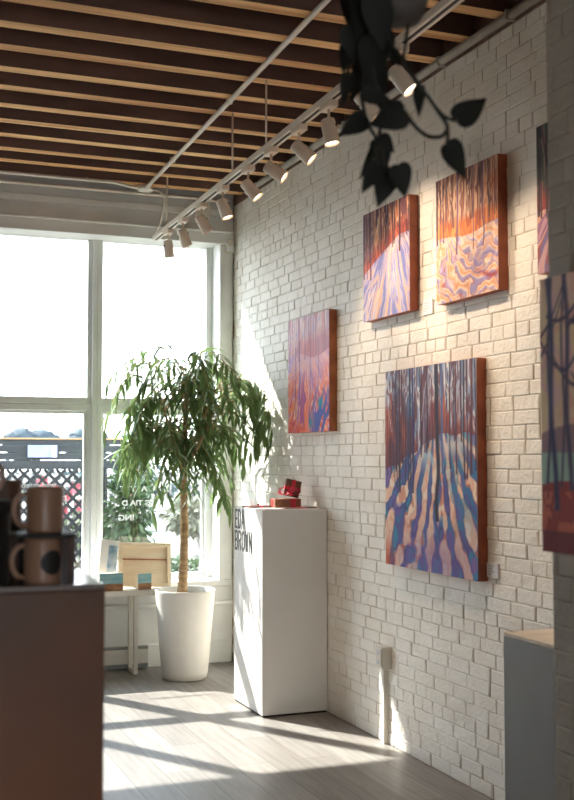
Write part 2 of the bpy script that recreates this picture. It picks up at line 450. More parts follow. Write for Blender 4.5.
# trims round the window
def trim(i, boxes, m='trim', label=None):
    mb = MB()
    for a, b_ in boxes: mb.box(a, b_, 0.006, seg=2)
    return struct(mb.build('trim_%d' % i, M[m]), label)
trim(1, [((XW, 8.40, 3.322), (-0.012, 8.46, 3.425)), ((XW, 8.385, 3.412), (-0.012, 8.46, 3.432))])       # head casing
trim(2, [((XW, 8.42, 3.55), (-0.012, 8.46, 3.60)), ((XW, 8.44, 3.60), (-0.012, 8.46, 3.70))])             # crown
trim(3, [((-0.119, 8.435, 0.60), (-0.012, 8.46, 3.322)), ((-0.112, 8.46, 0.60), (-0.10, 8.68, 3.35))])    # right casing and jamb
trim(4, [((XW, 8.46, 3.335), (-0.10, 8.68, 3.40))])                                                        # head reveal
trim(5, [((XW, 8.425, 0.60), (-0.012, 8.68, 0.645))])                                                      # stool
trim(6, [((XW, 8.405, 0.455), (-0.012, 8.46, 0.487))])                                                     # ledge
struct(MB().box((XW, 8.438, 0), (-0.012, 8.46, 0.175), 0.006).build('baseboard_far', M['trim']))

# lettering on the glass, to be read from the street
def text_obj(name, s, size, m, parent, matrix, bold=0.0, xs=1.0, ext=0.0):
    cu = bpy.data.curves.new(name, 'FONT'); cu.body = s; cu.size = size; cu.offset = bold; cu.extrude = ext
    cu.align_x = 'LEFT'
    o = bpy.data.objects.new(name + '_tmp', cu); COL.objects.link(o)
    dg = bpy.context.evaluated_depsgraph_get()
    me = bpy.data.meshes.new_from_object(o.evaluated_get(dg))
    bpy.data.objects.remove(o)
    me.transform(matrix @ Matrix.Diagonal((xs, 1, 1, 1)))
    me.materials.clear(); me.materials.append(m)
    ob = bpy.data.objects.new(name, me); COL.objects.link(ob)
    ob.parent = parent
    return ob
def glass_text(s, x_right, z, size, par, xs=1.0):
    # seen from inside it runs right to left and mirrored
    mtx = Matrix.Translation((x_right, 8.728, z)) @ Matrix(((-1, 0, 0, 0), (0, 0, 1, 0), (0, 1, 0, 0), (0, 0, 0, 1)))
    o = text_obj('lettering', s, size, M['white_vinyl'], par, mtx, 0.002, xs, 0.0005)
    o['kind'] = 'structure'
    return o
glass_text('W', -0.815, 1.465, 0.06, WIN_R)
glass_text('A  T IT', -0.63, 1.345, 0.058, WIN_R, 1.3)
glass_text('G TIA D', -0.60, 1.232, 0.058, WIN_R, 1.15)
glass_text('ING', -0.735, 1.115, 0.062, WIN_R, 1.2)
glass_text('p', -1.272, 1.275, 0.09, WIN_L)
glass_text('wsd-quob-sqniq', -1.36, 1.380, 0.06, WIN_L, 1.1)

# ------------------------------------------------------------------ paintings
def lin(c):
    c = np.asarray(c, float) / 255
    return np.where(c <= 0.04045, c / 12.92, ((c + 0.055) / 1.055) ** 2.4)
def vnoise(u, v, seed):
    """smooth value noise on arrays"""
    r = np.random.RandomState(seed).rand(64, 64)
    iu = np.floor(u).astype(int); iv = np.floor(v).astype(int)
    fu = u - iu; fv = v - iv
    fu = fu * fu * (3 - 2 * fu); fv = fv * fv * (3 - 2 * fv)
    g = lambda a, b: r[a % 64, b % 64]
    return (g(iu, iv) * (1 - fu) * (1 - fv) + g(iu + 1, iv) * fu * (1 - fv) + g(iu, iv + 1) * (1 - fu) * fv + g(iu + 1, iv + 1) * fu * fv)
def fbm(u, v, seed):
    return 0.55 * vnoise(u, v, seed) + 0.3 * vnoise(u * 2.1, v * 2.1, seed + 1) + 0.15 * vnoise(u * 4.3, v * 4.3, seed + 2)
class Pic:
    """brush work: u runs to the right of the picture, v upwards, colours in 0-255"""
    def __init__(s, nu, nv, seed):
        s.u, s.v = np.meshgrid((np.arange(nu)) / (nu - 1), (np.arange(nv)) / (nv - 1), indexing='ij')
        s.c = np.zeros((nu, nv, 3)); s.seed = seed
    def put(s, mask, col):
        m = np.clip(mask, 0, 1)[..., None]
        s.c = s.c * (1 - m) + np.asarray(col, float) * m
    def mixin(s, mask, cols):
        m = np.clip(mask, 0, 1)[..., None]
        s.c = s.c * (1 - m) + cols * m
    def pal(s, t, cols):
        t = np.clip(t, 0, 0.999) * (len(cols) - 1)
        i = np.floor(t).astype(int); f = (t - i)[..., None]
        f = np.clip((f - 0.35) / 0.3, 0, 1)
        cols = np.asarray(cols, float)
        return cols[i] * (1 - f) + cols[np.minimum(i + 1, len(cols) - 1)] * f
    def npal(s, n, cols):
        return s.pal((n - 0.25) / 0.5, cols)
    def trunks(s, xs, base, col, wid, top=1.0, lean=0.0, wob=0.01):
        for i, x in enumerate(xs):
            r = np.random.RandomState(s.seed * 97 + i)
            w = wid * (0.55 + 0.9 * r.rand())
            b = base(x) - 0.05 * r.rand()
            cx = x + lean * (r.rand() - 0.5) * (s.v - b) + wob * (vnoise(s.v * 6 + i * 3.1, s.v * 0 + i, s.seed + i) - 0.5)
            d = np.abs(s.u - cx) / w
            s.put(np.clip(1.5 - d, 0, 1) * (s.v > b) * (s.v <= top) * 0.95, np.asarray(col[i % len(col)], float))
    def twigs(s, n, v0, v1, col, ln, seed, wid=0.005, slope=2.5):
        r = np.random.RandomState(seed)
        for i in range(n):
            x0 = r.rand(); vv = v0 + (v1 - v0) * r.rand(); sl = (0.6 + r.rand()) * slope * (1 if r.rand() > .5 else -1); l = ln * (0.4 + r.rand())
            dx = s.u - x0
            d = np.abs(s.v - vv - sl * dx) / (wid * math.sqrt(1 + sl * sl))
            s.put(np.clip(1.4 - d, 0, 1) * (np.abs(s.v - vv) < l) * 0.8, col[i % len(col)])
    def polar(s, P):
        du = s.u - P[0]; dv = P[1] - s.v
        return np.arctan2(du, np.maximum(dv, 0.02)), np.sqrt(du * du + dv * dv)
    def streaks(s, P, mask, cols, k, kr, seed, warp=0.08):
        th, rr = s.polar(P)
        th = th + warp * (fbm(s.u * 6, s.v * 6, seed) - 0.5)
        s.mixin(mask, s.npal(0.7 * vnoise(th * k + 40, rr * kr, seed + 1) + 0.3 * vnoise(th * k * 2.3 + 10, rr * kr * 2, seed + 2), cols))

def pic_large():
    p = Pic(190, 230, 4); u, v = p.u, p.v
    hb = 0.485 + 0.175 * np.clip(u / 0.6, 0, 1) ** 1.15 + 0.008 * np.sin(u * 30)
    p.c = p.npal(0.6 * vnoise(u * 34, v * 4, 5) + 0.4 * vnoise(u * 60, v * 14, 6), [(120, 140, 170), (206, 214, 226), (150, 110, 124), (226, 224, 224), (150, 166, 196), (120, 76, 84)])
    top = 0.86 - 0.30 * np.exp(-((u - 0.40) / 0.085) ** 2) - 0.10 * np.clip((u - 0.62) * 4, 0, 1) + 0.10 * (vnoise(u * 14, v * 0 + 2, 9) - 0.5)
    band = np.clip((top - v) * 16 + (vnoise(u * 44, v * 7, 3) - 0.5) * 3, 0, 1)
    p.mixin(band, p.npal(0.7 * vnoise(u * 40, v * 4, 8) + 0.3 * vnoise(u * 12, v * 5, 4), [(104, 54, 64), (164, 84, 74), (186, 104, 88), (134, 66, 70), (150, 92, 104)]))
    p.put(np.clip((hb + 0.11 - v) * 9, 0, 1) * band * 0.5, (92, 52, 70))
    g = (v < hb)
    th, rr = p.polar((0.60, 0.84))
    wv = fbm(u * 7, v * 7, 21) - 0.5
    lob = vnoise(th * 11 + 20, rr * 12 + wv, 27)
    sft = np.sin(th * 31 + 5.5 * wv + 1.0) + 2.3 * (lob - 0.5) + 0.05
    shade = p.npal(0.5 * fbm(u * 5, v * 5, 31) + 0.5 * vnoise(th * 9 + 9, rr * 7, 32), [(84, 84, 142), (104, 92, 160), (66, 110, 160), (88, 86, 146), (58, 132, 168), (126, 104, 162)])
    light = p.npal(fbm(u * 9, v * 9, 35), [(228, 176, 146), (238, 202, 176), (232, 186, 160), (244, 220, 200), (214, 154, 128)])
    m = np.clip(sft * 2.5 + 0.5, 0, 1)[..., None]
    ground = light * (1 - m) + shade * m
    edge = np.exp(-((sft + 0.12) / 0.13) ** 2) * (fbm(u * 8, v * 8, 37) > 0.47)
    ground = ground * (1 - 0.85 * edge[..., None]) + np.array((190, 88, 58)) * 0.85 * edge[..., None]
    edge2 = np.exp(-((sft - 0.55) / 0.12) ** 2) * (fbm(u * 8, v * 8, 38) > 0.52)
    ground = ground * (1 - 0.8 * edge2[..., None]) + np.array((60, 56, 96)) * 0.8 * edge2[..., None]
    p.mixin(g, ground)
    p.put(g * np.exp(-((u - 0.80) / 0.16) ** 2 - ((v - 0.61) / 0.05) ** 2) * 0.9, (228, 214, 206))
    p.put(g * np.clip((u - 0.62) * 5, 0, 1) * np.exp(-((v - 0.40) / 0.16) ** 2) * 0.55 * (fbm(u * 9 + v * 3, v * 5, 6) > 0.45), (62, 132, 168))
    p.put(g * np.exp(-((u - 0.5) / 0.11) ** 2 - ((v - 0.56) / 0.07) ** 2) * 0.8 * (vnoise(u * 26 + v * 22, v * 5, 6) > 0.45), (190, 204, 218))
    p.put(np.exp(-((u - 0.55) / 0.42) ** 2 - ((v - 0.06) / 0.12) ** 2) * 0.5, (122, 96, 162))
    p.put(np.clip((0.16 - v) * 8, 0, 1) * np.clip((0.14 - u) * 9, 0, 1) * 0.7, (196, 78, 44))
    hbf = lambda x: float(0.475 + 0.175 * min(1, x / 0.6) ** 1.15)
    r = np.random.RandomState(2)
    p.trunks(np.sort(r.rand(40)), hbf, [(74, 40, 52), (58, 42, 62), (112, 58, 62), (84, 80, 116), (66, 36, 46)], 0.0042, 1.0, 0.03, 0.012)
    p.twigs(46, 0.72, 0.98, [(96, 54, 62), (70, 44, 60), (214, 214, 222)], 0.07, 5, 0.0028, 3.0)
    p.trunks(0.01 + 0.31 * r.rand(11), lambda x: 0.42, [(48, 46, 78), (64, 40, 58), (44, 64, 96)], 0.0050, 1.0, 0.03)
    p.trunks([0.335], lambda x: 0.40, [(60, 54, 104)], 0.012)
    p.trunks([0.80, 0.88, 0.95, 0.74, 0.91, 0.99], lambda x: 0.50, [(88, 50, 62), (58, 40, 58)], 0.0085, 1.0, 0.01)
    p.trunks([0.655], lambda x: 0.50, [(78, 104, 158)], 0.012)
    p.trunks([0.605], lambda x: 0.27, [(40, 36, 54)], 0.020, 1.0, 0.0, 0.03)
    return p.c
def pic_orange():
    p = Pic(150, 160, 6); u, v = p.u, p.v
    p.c = p.npal(0.6 * vnoise(u * 22, v * 3, 5) + 0.4 * vnoise(u * 44, v * 8, 4), [(150, 92, 76), (232, 196, 164), (196, 136, 104), (226, 178, 140), (120, 72, 66), (214, 164, 132)])
    hb = 0.50 + 0.02 * np.sin(u * 7 + 1)
    band = np.clip((0.655 + 0.10 * (fbm(u * 5, v * 0 + 1, 3) - 0.4) - v) * 16, 0, 1)
    p.mixin(band, p.npal(vnoise(u * 30, v * 5, 7), [(184, 86, 44), (222, 124, 60), (206, 104, 52), (234, 150, 84)]))
    p.put(np.exp(-((u - 0.95) / 0.2) ** 2 - ((v - 0.8) / 0.1) ** 2) * 0.6, (220, 108, 50))
    g = v < hb
    th, rr = p.polar((0.10, 0.72))
    w1 = fbm(u * 3.2, v * 3.6, 31) - 0.5; w2 = fbm(u * 6, v * 7, 33) - 0.5
    k = np.clip((u - 0.25) / 0.4, 0, 1)
    t1 = th * 24; t2 = v * 62 + u * 10
    t = (t1 * (1 - k) + t2 * k) + 22 * w1 + 9.0 * w2
    band_i = 0.5 + 0.5 * np.sin(t)
    col = p.pal(band_i, [(158, 142, 184), (192, 172, 198), (242, 214, 192), (240, 196, 162), (230, 164, 120)])
    col = col * (0.9 + 0.2 * vnoise(u * 20, v * 20, 77))[..., None]
    col = np.where((fbm(u * 11, v * 13, 91) > 0.56)[..., None], 0.45 * col + 0.55 * p.npal(fbm(u * 7 + 5, v * 9, 93), [(150, 134, 180), (240, 206, 180), (232, 168, 124), (196, 176, 200)]), col)
    red = np.exp(-((np.sin(t * 0.5 + 1.3)) / 0.14) ** 2)
    col = col * (1 - 0.75 * red[..., None]) + np.array((172, 82, 74)) * 0.75 * red[..., None]
    p.mixin(g, col)
    p.put(g * np.exp(-((v - 0.46) / 0.05) ** 2) * 0.6 * (vnoise(u * 16, v * 30, 3) > 0.4), (232, 206, 196))
    p.put(g * np.exp(-((u - 0.8) / 0.2) ** 2 - ((v - 0.26) / 0.08) ** 2) * 0.6 * (fbm(u * 8, v * 12, 3) > 0.45), (124, 110, 168))
    p.put(g * np.exp(-((u - 0.9) / 0.22) ** 2 - ((v - 0.15 - 0.03 * np.sin(u * 12)) / 0.02) ** 2) * 0.9, (160, 60, 70))
    r = np.random.RandomState(5)
    p.trunks(np.sort(r.rand(40)), lambda x: 0.60, [(86, 46, 48), (62, 38, 48), (118, 62, 50)], 0.0055, 1.0, 0.06, 0.02)
    p.twigs(26, 0.7, 0.98, [(84, 46, 48), (236, 204, 176)], 0.07, 8, 0.0034, 3)
    p.trunks([0.02, 0.07, 0.13], lambda x: 0.48, [(56, 40, 60)], 0.009)
    p.trunks([0.36, 0.62, 0.78], lambda x: 0.36, [(108, 76, 110), (124, 78, 92)], 0.011, 1.0, 0.02, 0.03)
    return p.c
def pic_lavender():
    p = Pic(140, 150, 8); u, v = p.u, p.v
    p.c = p.npal(0.6 * vnoise(u * 20, v * 3, 15) + 0.4 * vnoise(u * 44, v * 8, 4), [(104, 64, 76), (214, 156, 124), (120, 74, 80), (190, 118, 86), (226, 180, 142), (96, 60, 76)])
    p.put(np.clip((0.3 - u) * 4, 0, 1) * 0.45, (108, 82, 116))
    hb = 0.42 + 0.27 * np.clip(u / 0.8, 0, 1) ** 0.9
    band = np.clip((hb + 0.15 - v + 0.05 * (vnoise(u * 12, v * 0, 3) - 0.5)) * 12, 0, 1)
    p.mixin(band, p.npal(vnoise(u * 26, v * 6, 7), [(128, 56, 54), (182, 86, 60), (160, 72, 56), (196, 104, 74)]))
    g = v < hb
    p.streaks((0.66, 0.90), g, [(128, 132, 192), (176, 168, 208), (232, 188, 162), (150, 142, 196), (206, 196, 214), (240, 204, 180), (140, 146, 204)], 15, 2.2, 41, 0.10)
    p.put(g * np.exp(-((u - 0.75) / 0.2) ** 2 - ((v - 0.2) / 0.15) ** 2) * 0.5, (142, 152, 210))
    for x0, x1 in ((0.62, 0.30), (0.66, 0.52), (0.70, 0.80), (0.74, 0.98)):
        c = x0 + (x1 - x0) * (0.68 - v) / 0.68
        p.put(g * np.clip(1.5 - np.abs(u - c) / (0.006 + 0.02 * (0.68 - v)), 0, 1) * 0.85, (238, 182, 146))
    r = np.random.RandomState(9)
    p.trunks(np.sort(r.rand(32)), lambda x: 0.55 + 0.14 * x, [(76, 42, 54), (56, 38, 58), (108, 56, 52)], 0.0055, 1.0, 0.05, 0.02)
    p.trunks([0.80], lambda x: 0.55, [(70, 38, 44)], 0.012)
    p.trunks([0.02, 0.09, 0.17], lambda x: 0.40, [(84, 58, 84)], 0.010)
    return p.c
def pic_pink():
    p = Pic(140, 150, 12); u, v = p.u, p.v
    p.c = p.npal(0.6 * vnoise(u * 18, v * 3, 25) + 0.4 * vnoise(u * 40, v * 9, 24), [(196, 170, 190), (240, 204, 200), (208, 190, 210), (244, 220, 214), (222, 164, 168)])
    h = 0.66 + 0.03 * np.sin(u * 7)
    band = np.clip((0.86 - v + 0.1 * (vnoise(u * 9, v * 0, 3) - 0.5)) * 9, 0, 1) * (v > h)
    p.put(band * 0.65 * np.exp(-((u - 0.5) / 0.3) ** 2), (204, 96, 96)); p.put(band * np.clip((u - 0.7) * 5, 0, 1) * 0.6, (140, 88, 116))
    g = v < h
    p.streaks((0.50, 1.0), g, [(176, 96, 140), (236, 156, 140), (236, 112, 66), (246, 190, 166), (214, 96, 110), (238, 140, 96), (224, 180, 200), (160, 110, 170)], 14, 3.5, 51, 0.14)
    p.put(g * np.clip((v - 0.40) * 5, 0, 1) * 0.65, (226, 196, 214))
    bl = np.clip((u - 0.5) * 5, 0, 1) * np.clip((0.42 - v) * 5, 0, 1)
    p.put(bl * (vnoise((u - v * 0.6) * 18, v * 3, 3) > 0.5) * 0.9, (70, 96, 176))
    p.put(np.exp(-((u - 0.80) / 0.05) ** 2 - ((v - 0.24) / 0.04) ** 2), (24, 150, 170)); p.put(np.exp(-((u - 0.56) / 0.03) ** 2 - ((v - 0.08) / 0.04) ** 2), (24, 140, 160))
    p.put(np.clip((0.10 - v) * 9, 0, 1) * np.clip((0.5 - u) * 5, 0, 1) * 0.7, (212, 60, 60))
    r = np.random.RandomState(3)
    p.trunks(np.sort(r.rand(22)), lambda x: 0.66, [(150, 92, 120), (176, 112, 134)], 0.006, 1.0, 0.04, 0.02)
    p.trunks([0.20], lambda x: 0.18, [(96, 50, 80)], 0.012, 0.75)
    p.trunks([0.56, 0.75, 0.30], lambda x: 0.28, [(132, 76, 106), (120, 78, 138)], 0.008, 0.8)
    return p.c
def pic_dusk(wm, hm):
    p = Pic(170, 150, 15); u, v = p.u, p.v
    x = u * wm
    p.c = p.npal(fbm(u * 7, v * 6, 5), [(214, 146, 122), (226, 164, 138), (206, 156, 148), (234, 170, 134), (196, 142, 128)])
    p.put(np.clip((v - 0.72) * 3, 0, 1) * 0.5, (190, 160, 160))
    p.put(((v > 0.23) & (v < 0.36 + 0.02 * np.sin(u * 20))) * 0.9, (126, 156, 144))
    p.put(((v > 0.36) & (v < 0.43 + 0.03 * np.sin(u * 9))) * 0.85, (122, 94, 104))
    p.put((v < 0.24 + 0.02 * np.sin(u * 14)) * 1.0, (134, 56, 52)); p.put((v < 0.22) * (fbm(u * 20, v * 14, 8) > 0.52), (172, 88, 72)); p.put((v < 0.08) * 0.8, (92, 36, 44))
    for xt, w, lean in ((0.032, 0.0065, 0.02), (0.060, 0.011, -0.03), (0.098, 0.005, 0.01), (0.128, 0.010, -0.02), (0.20, 0.012, 0.02), (0.29, 0.014, -0.02), (0.40, 0.012, 0.02), (0.52, 0.016, 0.0), (0.63, 0.012, 0.02)):
        c = xt + lean * (v - 0.3) + 0.006 * np.sin(v * 11 + xt * 90)
        p.put(np.clip(1.4 - np.abs(x - c) / w, 0, 1) * (v > 0.2 + 0.06 * math.sin(xt * 70)), (52, 54, 84) if w > .01 else (64, 56, 80))
    for i in range(26):
        r = np.random.RandomState(i + 60)
        x0 = r.rand() * wm; v0 = 0.55 + 0.42 * r.rand(); sl = (r.rand() - 0.5) * 5; ln = 0.04 + 0.07 * r.rand()
        vv = v0 + sl * (x - x0) + 8 * (x - x0) ** 2
        p.put(np.clip(1.4 - np.abs(v - vv) / 0.008, 0, 1) * (np.abs(x - x0) < ln), (60, 52, 74))
    return np.clip(p.c * 1.28 + 8, 0, 252)
def pic_strip():
    p = Pic(120, 130, 19); u, v = p.u, p.v
    p.c = p.npal(vnoise(u * 18, v * 4, 5), [(80, 84, 78), (150, 120, 106), (70, 62, 70), (120, 84, 84), (92, 104, 92)])
    p.put(np.clip((0.6 - v) * 9, 0, 1), (144, 66, 62)); p.put((v < 0.62) * (fbm(u * 20, v * 6, 6) > 0.55), (176, 100, 92))
    p.streaks((0.6, 0.8), v < 0.42, [(196, 150, 160), (150, 104, 140), (214, 166, 150), (166, 92, 92), (128, 110, 150), (206, 160, 160)], 14, 3, 71)
    p.trunks(np.random.RandomState(3).rand(20), lambda x: 0.4, [(58, 52, 56), (80, 52, 56)], 0.009)
    return p.c

def painting(label, x, y_far, y_near, z0, z1, depth, cols, edge, group=None):
    """a deep-edged canvas hanging on the wall plane x; the picture faces -x"""
    t = thing('painting', label, 'painting', (x, (y_far + y_near) / 2, z0), group)
    mb = MB()
    xf = x - depth
    k = (xf + 2.854) / (x - 0.054 + 2.854)
    y_far *= k; y_near *= k; z0 = 1.61 + (z0 - 1.61) * k; z1 = 1.61 + (z1 - 1.61) * k
    mb.box((xf + 0.0012, y_near, z0), (x - 0.001, y_far, z1), 0.002, seg=1)
    mb.build('canvas_edge', edge, t)
    nu, nv, _ = cols.shape
    mb = MB()
    vs = []
    for i in range(nu):
        for j in range(nv):
            vs.append((xf, y_far + (y_near - y_far) * i / (nu - 1), z0 + (z1 - z0) * j / (nv - 1)))
    fs = [[i * nv + j, (i + 1) * nv + j, (i + 1) * nv + j + 1, i * nv + j + 1] for i in range(nu - 1) for j in range(nv - 1)]
    mb.raw(vs, fs, True)
    rim = len(vs)
    q = [(xf + 0.003, y_far, z0), (xf + 0.003, y_near, z0), (xf + 0.003, y_near, z1), (xf + 0.003, y_far, z1)]
    c = [0, (nu - 1) * nv, (nu - 1) * nv + nv - 1, nv - 1]
    mb.v += q
    for i in range(4):
        j = (i + 1) % 4
        mb.f.append([rim + i, rim + j, c[j], c[i]]); mb.s.append(False); mb.m.append(0)
    o = mb.build('canvas_picture', M['paint'], t)
    a = o.data.color_attributes.new('paint', 'FLOAT_COLOR', 'POINT')
    lc = lin(cols).reshape(-1, 3)
    full = np.ones((len(o.data.vertices), 4)); full[:len(lc), :3] = lc; full[len(lc):, :3] = lc.mean(axis=0)
    a.data.foreach_set('color', full.ravel())
    return t
painting('painting of a pink and orange forest, nearest the shop window', 0.004, 7.118, 6.415, 1.780, 2.553, 0.058, pic_pink(), M['canvas_edge'])
painting('painting of lavender snow under brown trees, left one of the high pair', 0.004, 5.905, 5.323, 2.410, 3.045, 0.058, pic_lavender(), M['canvas_edge_red'])
painting('painting of orange woods above peach swirls, right one of the high pair', 0.004, 5.027, 4.439, 2.398, 3.041, 0.058, pic_orange(), M['canvas_edge_red'])
painting('largest painting, maroon forest above blue and purple snow shadows', 0.004, 5.626, 4.644, 1.020, 2.094, 0.058, pic_large(), M['canvas_edge_red'])
painting('painting of dark blue trunks on salmon sky, on the projecting brick wall', XJ + 0.004, 2.583, 1.70, 1.357, 2.101, 0.058, pic_dusk(0.883, 0.744), M['canvas_edge'])
painting('sliver of a red and green painting half hidden behind the projecting wall', 0.004, 4.118, 3.50, 2.417, 3.074, 0.045, pic_strip(), M['canvas_edge_red'])

def label_card(label, y0, y1, z0, z1):
    t = thing('label_card', label, 'label', (0, y0, z0))
    card = MB().box((-0.008, y0, z0), (0.004, y1, z1), 0.001, seg=1).build('card', M['card'], t)
    mb = MB()
    w = y1 - y0
    for i, f in enumerate((0.75, 0.55, 0.8, 0.4)):
        z = z1 - (z1 - z0) * (0.2 + 0.19 * i)
        mb.box((-0.0086, y1 - w * 0.1 - w * 0.8 * f, z - 0.0035), (-0.0078, y1 - w * 0.1, z + 0.0035))
    mb.build('printed_lines', M['print'], card)
label_card('small white label card between the two high paintings', 5.148, 5.250, 2.373, 2.452)
label_card('small white label card right of the largest painting\'s lower corner', 4.535, 4.632, 1.042, 1.112)

# ------------------------------------------------------------------ pedestals
t = thing('pedestal', 'tall white pedestal lettered in black, holding the gifts', 'pedestal', (-0.23, 6.85, 0))
MB().box((-0.446, 6.553, 0.012), (-0.006, 7.098, 1.285), 0.003, seg=1).build('body', M['pedestal'], t)
MB().box((-0.440, 6.559, 0.0), (-0.012, 7.09, 0.012)).build('plinth_gap', M['dark_slot'], t)
GLYPH = {   # heavy condensed capitals, strokes in a 1 x 2 cell
    'E': [((0, 0), (0, 2)), ((0, 2), (1, 2)), ((0, 1), (.85, 1)), ((0, 0), (1, 0))],
    'D': [((0, 0), (0, 2)), ((0, 2), (.65, 2)), ((.65, 2), (1, 1.65)), ((1, 1.65), (1, .35)), ((1, .35), (.65, 0)), ((.65, 0), (0, 0))],
    'A': [((0, 0), (.38, 2)), ((.38, 2), (.62, 2)), ((.62, 2), (1, 0)), ((.2, .62), (.8, .62))],
    'B': [((0, 0), (0, 2)), ((0, 2), (.7, 2)), ((.7, 2), (.95, 1.75)), ((.95, 1.75), (.95, 1.3)), ((.95, 1.3), (.7, 1.05)), ((0, 1.05), (.7, 1.05)), ((.7, 1.05), (1, .78)), ((1, .78), (1, .28)), ((1, .28), (.7, 0)), ((.7, 0), (0, 0))],
    'R': [((0, 0), (0, 2)), ((0, 2), (.7, 2)), ((.7, 2), (1, 1.7)), ((1, 1.7), (1, 1.25)), ((1, 1.25), (.7, .98)), ((.7, .98), (0, .98)), ((.6, .98), (1, 0))],
    'O': [((0, .35), (0, 1.65)), ((0, 1.65), (.35, 2)), ((.35, 2), (.65, 2)), ((.65, 2), (1, 1.65)), ((1, 1.65), (1, .35)), ((1, .35), (.65, 0)), ((.65, 0), (.35, 0)), ((.35, 0), (0, .35))],
    'W': [((0, 2), (.25, 0)), ((.25, 0), (.5, 1.7)), ((.5, 1.7), (.75, 0)), ((.75, 0), (1, 2))],
    'N': [((0, 0), (0, 2)), ((0, 2), (1, 0)), ((1, 0), (1, 2))],
}
def ped_text(s, z, h, adv, y):
    """letters on the face looking at -x, running from the far edge to the near one"""
    mb = MB(); x = -0.446; st = 0.0085; k = 0
    for ci, ch in enumerate(s):
        cw = adv * 0.60
        for (p0, p1) in GLYPH[ch]:
            q = [Vector((ci * adv + a * cw, bb * h / 2)) for a, bb in (p0, p1)]
            dd = (q[1] - q[0]).normalized(); nn = Vector((-dd.y, dd.x)) * st; e = dd * st * 0.9
            cs = [q[0] - e + nn, q[0] - e - nn, q[1] + e - nn, q[1] + e + nn]
            k += 1
            xo = x - 0.0006 - 0.00002 * k
            vs = [(xo, y - w.x, z + w.y) for w in cs] + [(x + 0.0002, y - w.x, z + w.y) for w in cs]
            mb.raw(vs, [[0, 1, 2, 3], [0, 4, 5, 1], [1, 5, 6, 2], [2, 6, 7, 3], [3, 7, 4, 0]])
    return mb.build('lettering', M['black_vinyl'], t)
ped_text('EDA', 1.152, 0.112, 0.066, 7.078)
ped_text('BROWN', 1.008, 0.115, 0.070, 7.078)

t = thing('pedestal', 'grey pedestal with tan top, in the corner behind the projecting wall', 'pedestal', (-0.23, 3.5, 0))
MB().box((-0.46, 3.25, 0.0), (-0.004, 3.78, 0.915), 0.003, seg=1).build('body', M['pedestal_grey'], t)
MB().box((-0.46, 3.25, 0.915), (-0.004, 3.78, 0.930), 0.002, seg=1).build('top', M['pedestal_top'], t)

# gifts on the pedestal
def bow(mb, c, s, d=(1, 0, 0)):
    c = Vector(c); d = Vector(d).normalized(); side = Vector((-d.y, d.x, 0)); up = Vector((0, 0, 1))
    for sg in (-1, 1):
        pts = []
        for i in range(13):
            a = 2 * math.pi * i / 12
            pts.append(c + d * sg * s * (0.5 - 0.5 * math.cos(a)) + up * s * (0.36 * math.sin(a) + 0.12))
        w = 0.3 * s
        vs = [p + side * w * (0.5 + 0.5 * abs(math.sin(math.pi * i / 12))) for i, p in enumerate(pts)] + [p - side * w * (0.5 + 0.5 * abs(math.sin(math.pi * i / 12))) for i, p in enumerate(pts)]
        n = len(pts)
        mb.raw(vs, [[i, i + 1, n + i + 1, n + i] for i in range(n - 1)], True)
        tail = [c + d * sg * s * f + up * (0.1 * s - 0.25 * s * f) + side * 0.3 * s * f for f in (0, 0.4, 0.8, 1.15)]
        vs = [p + side * 0.14 * s for p in tail] + [p - side * 0.14 * s for p in tail]
        mb.raw(vs, [[i, i + 1, 4 + i + 1, 4 + i] for i in range(3)], True)
    mb.lathe([(0.0, -0.1 * s), (0.14 * s, 0), (0.16 * s, 0.12 * s), (0.1 * s, 0.24 * s), (0.0, 0.28 * s)], c[:], 12)

t = thing('gift_box', 'flat brown gift box lying on the white pedestal under another box', 'gift box', (-0.18, 6.84, 1.285))
MB().box((-0.272, 6.79, 1.2852), (-0.088, 6.895, 1.342), 0.003).build('box', M['gift'], t)
mb = MB(); mb.box((-0.165, 6.788, 1.2851), (-0.125, 6.897, 1.3432), 0.001, seg=1)
mb.box((-0.2735, 6.83, 1.2853), (-0.0865, 6.85, 1.3434), 0.001, seg=1)
rib = mb.build('ribbon', M['ribbon'], t)
R1 = Matrix.Translation((-0.148, 6.845, 1.3446)) @ Matrix.Rotation(math.radians(14), 4, 'Y') @ Matrix.Rotation(math.radians(-14), 4, 'Z')
t = thing('gift_box', 'gift box with big red bow standing tilted on the flat box', 'gift box', (-0.148, 6.845, 1.345))
MB().box((-0.050, -0.03, 0.0135), (0.052, 0.03, 0.122), 0.003, mat=R1).build('box', M['gift2'], t)
mb = MB(); mb.box((-0.012, -0.032, 0.0133), (0.014, 0.032, 0.1235), 0.001, mat=R1, seg=1)
mb.box((-0.052, -0.0325, 0.052), (0.054, 0.0325, 0.074), 0.001, mat=R1, seg=1)
rib = mb.build('ribbon', M['ribbon'], t)
mb = MB(); bow(mb, (-0.172, 6.790, 1.385), 0.074, (1, 0.15, 0)); mb.build('bow', M['ribbon'], rib)
t = thing('gift_packet', 'flat gift packet with red bow lying at the back of the pedestal', 'gift packet', (-0.35, 6.93, 1.285))
MB().box((-0.430, 6.84, 1.2852), (-0.27, 6.99, 1.2945), 0.002).build('packet', M['gift2'], t)
mb = MB(); mb.box((-0.36, 6.838, 1.2851), (-0.335, 6.992, 1.2955), 0.0005, seg=1); mb.box((-0.432, 6.905, 1.2853), (-0.268, 6.925, 1.2957), 0.0005, seg=1)
rib = mb.build('ribbon', M['ribbon'], t)
mb = MB(); bow(mb, (-0.348, 6.90, 1.298), 0.050, (1, -0.3, 0)); mb.build('bow', M['ribbon'], rib)
t = thing('gift_tag', 'thin red-edged card lying in front of the gift boxes', 'card', (-0.20, 6.70, 1.285))
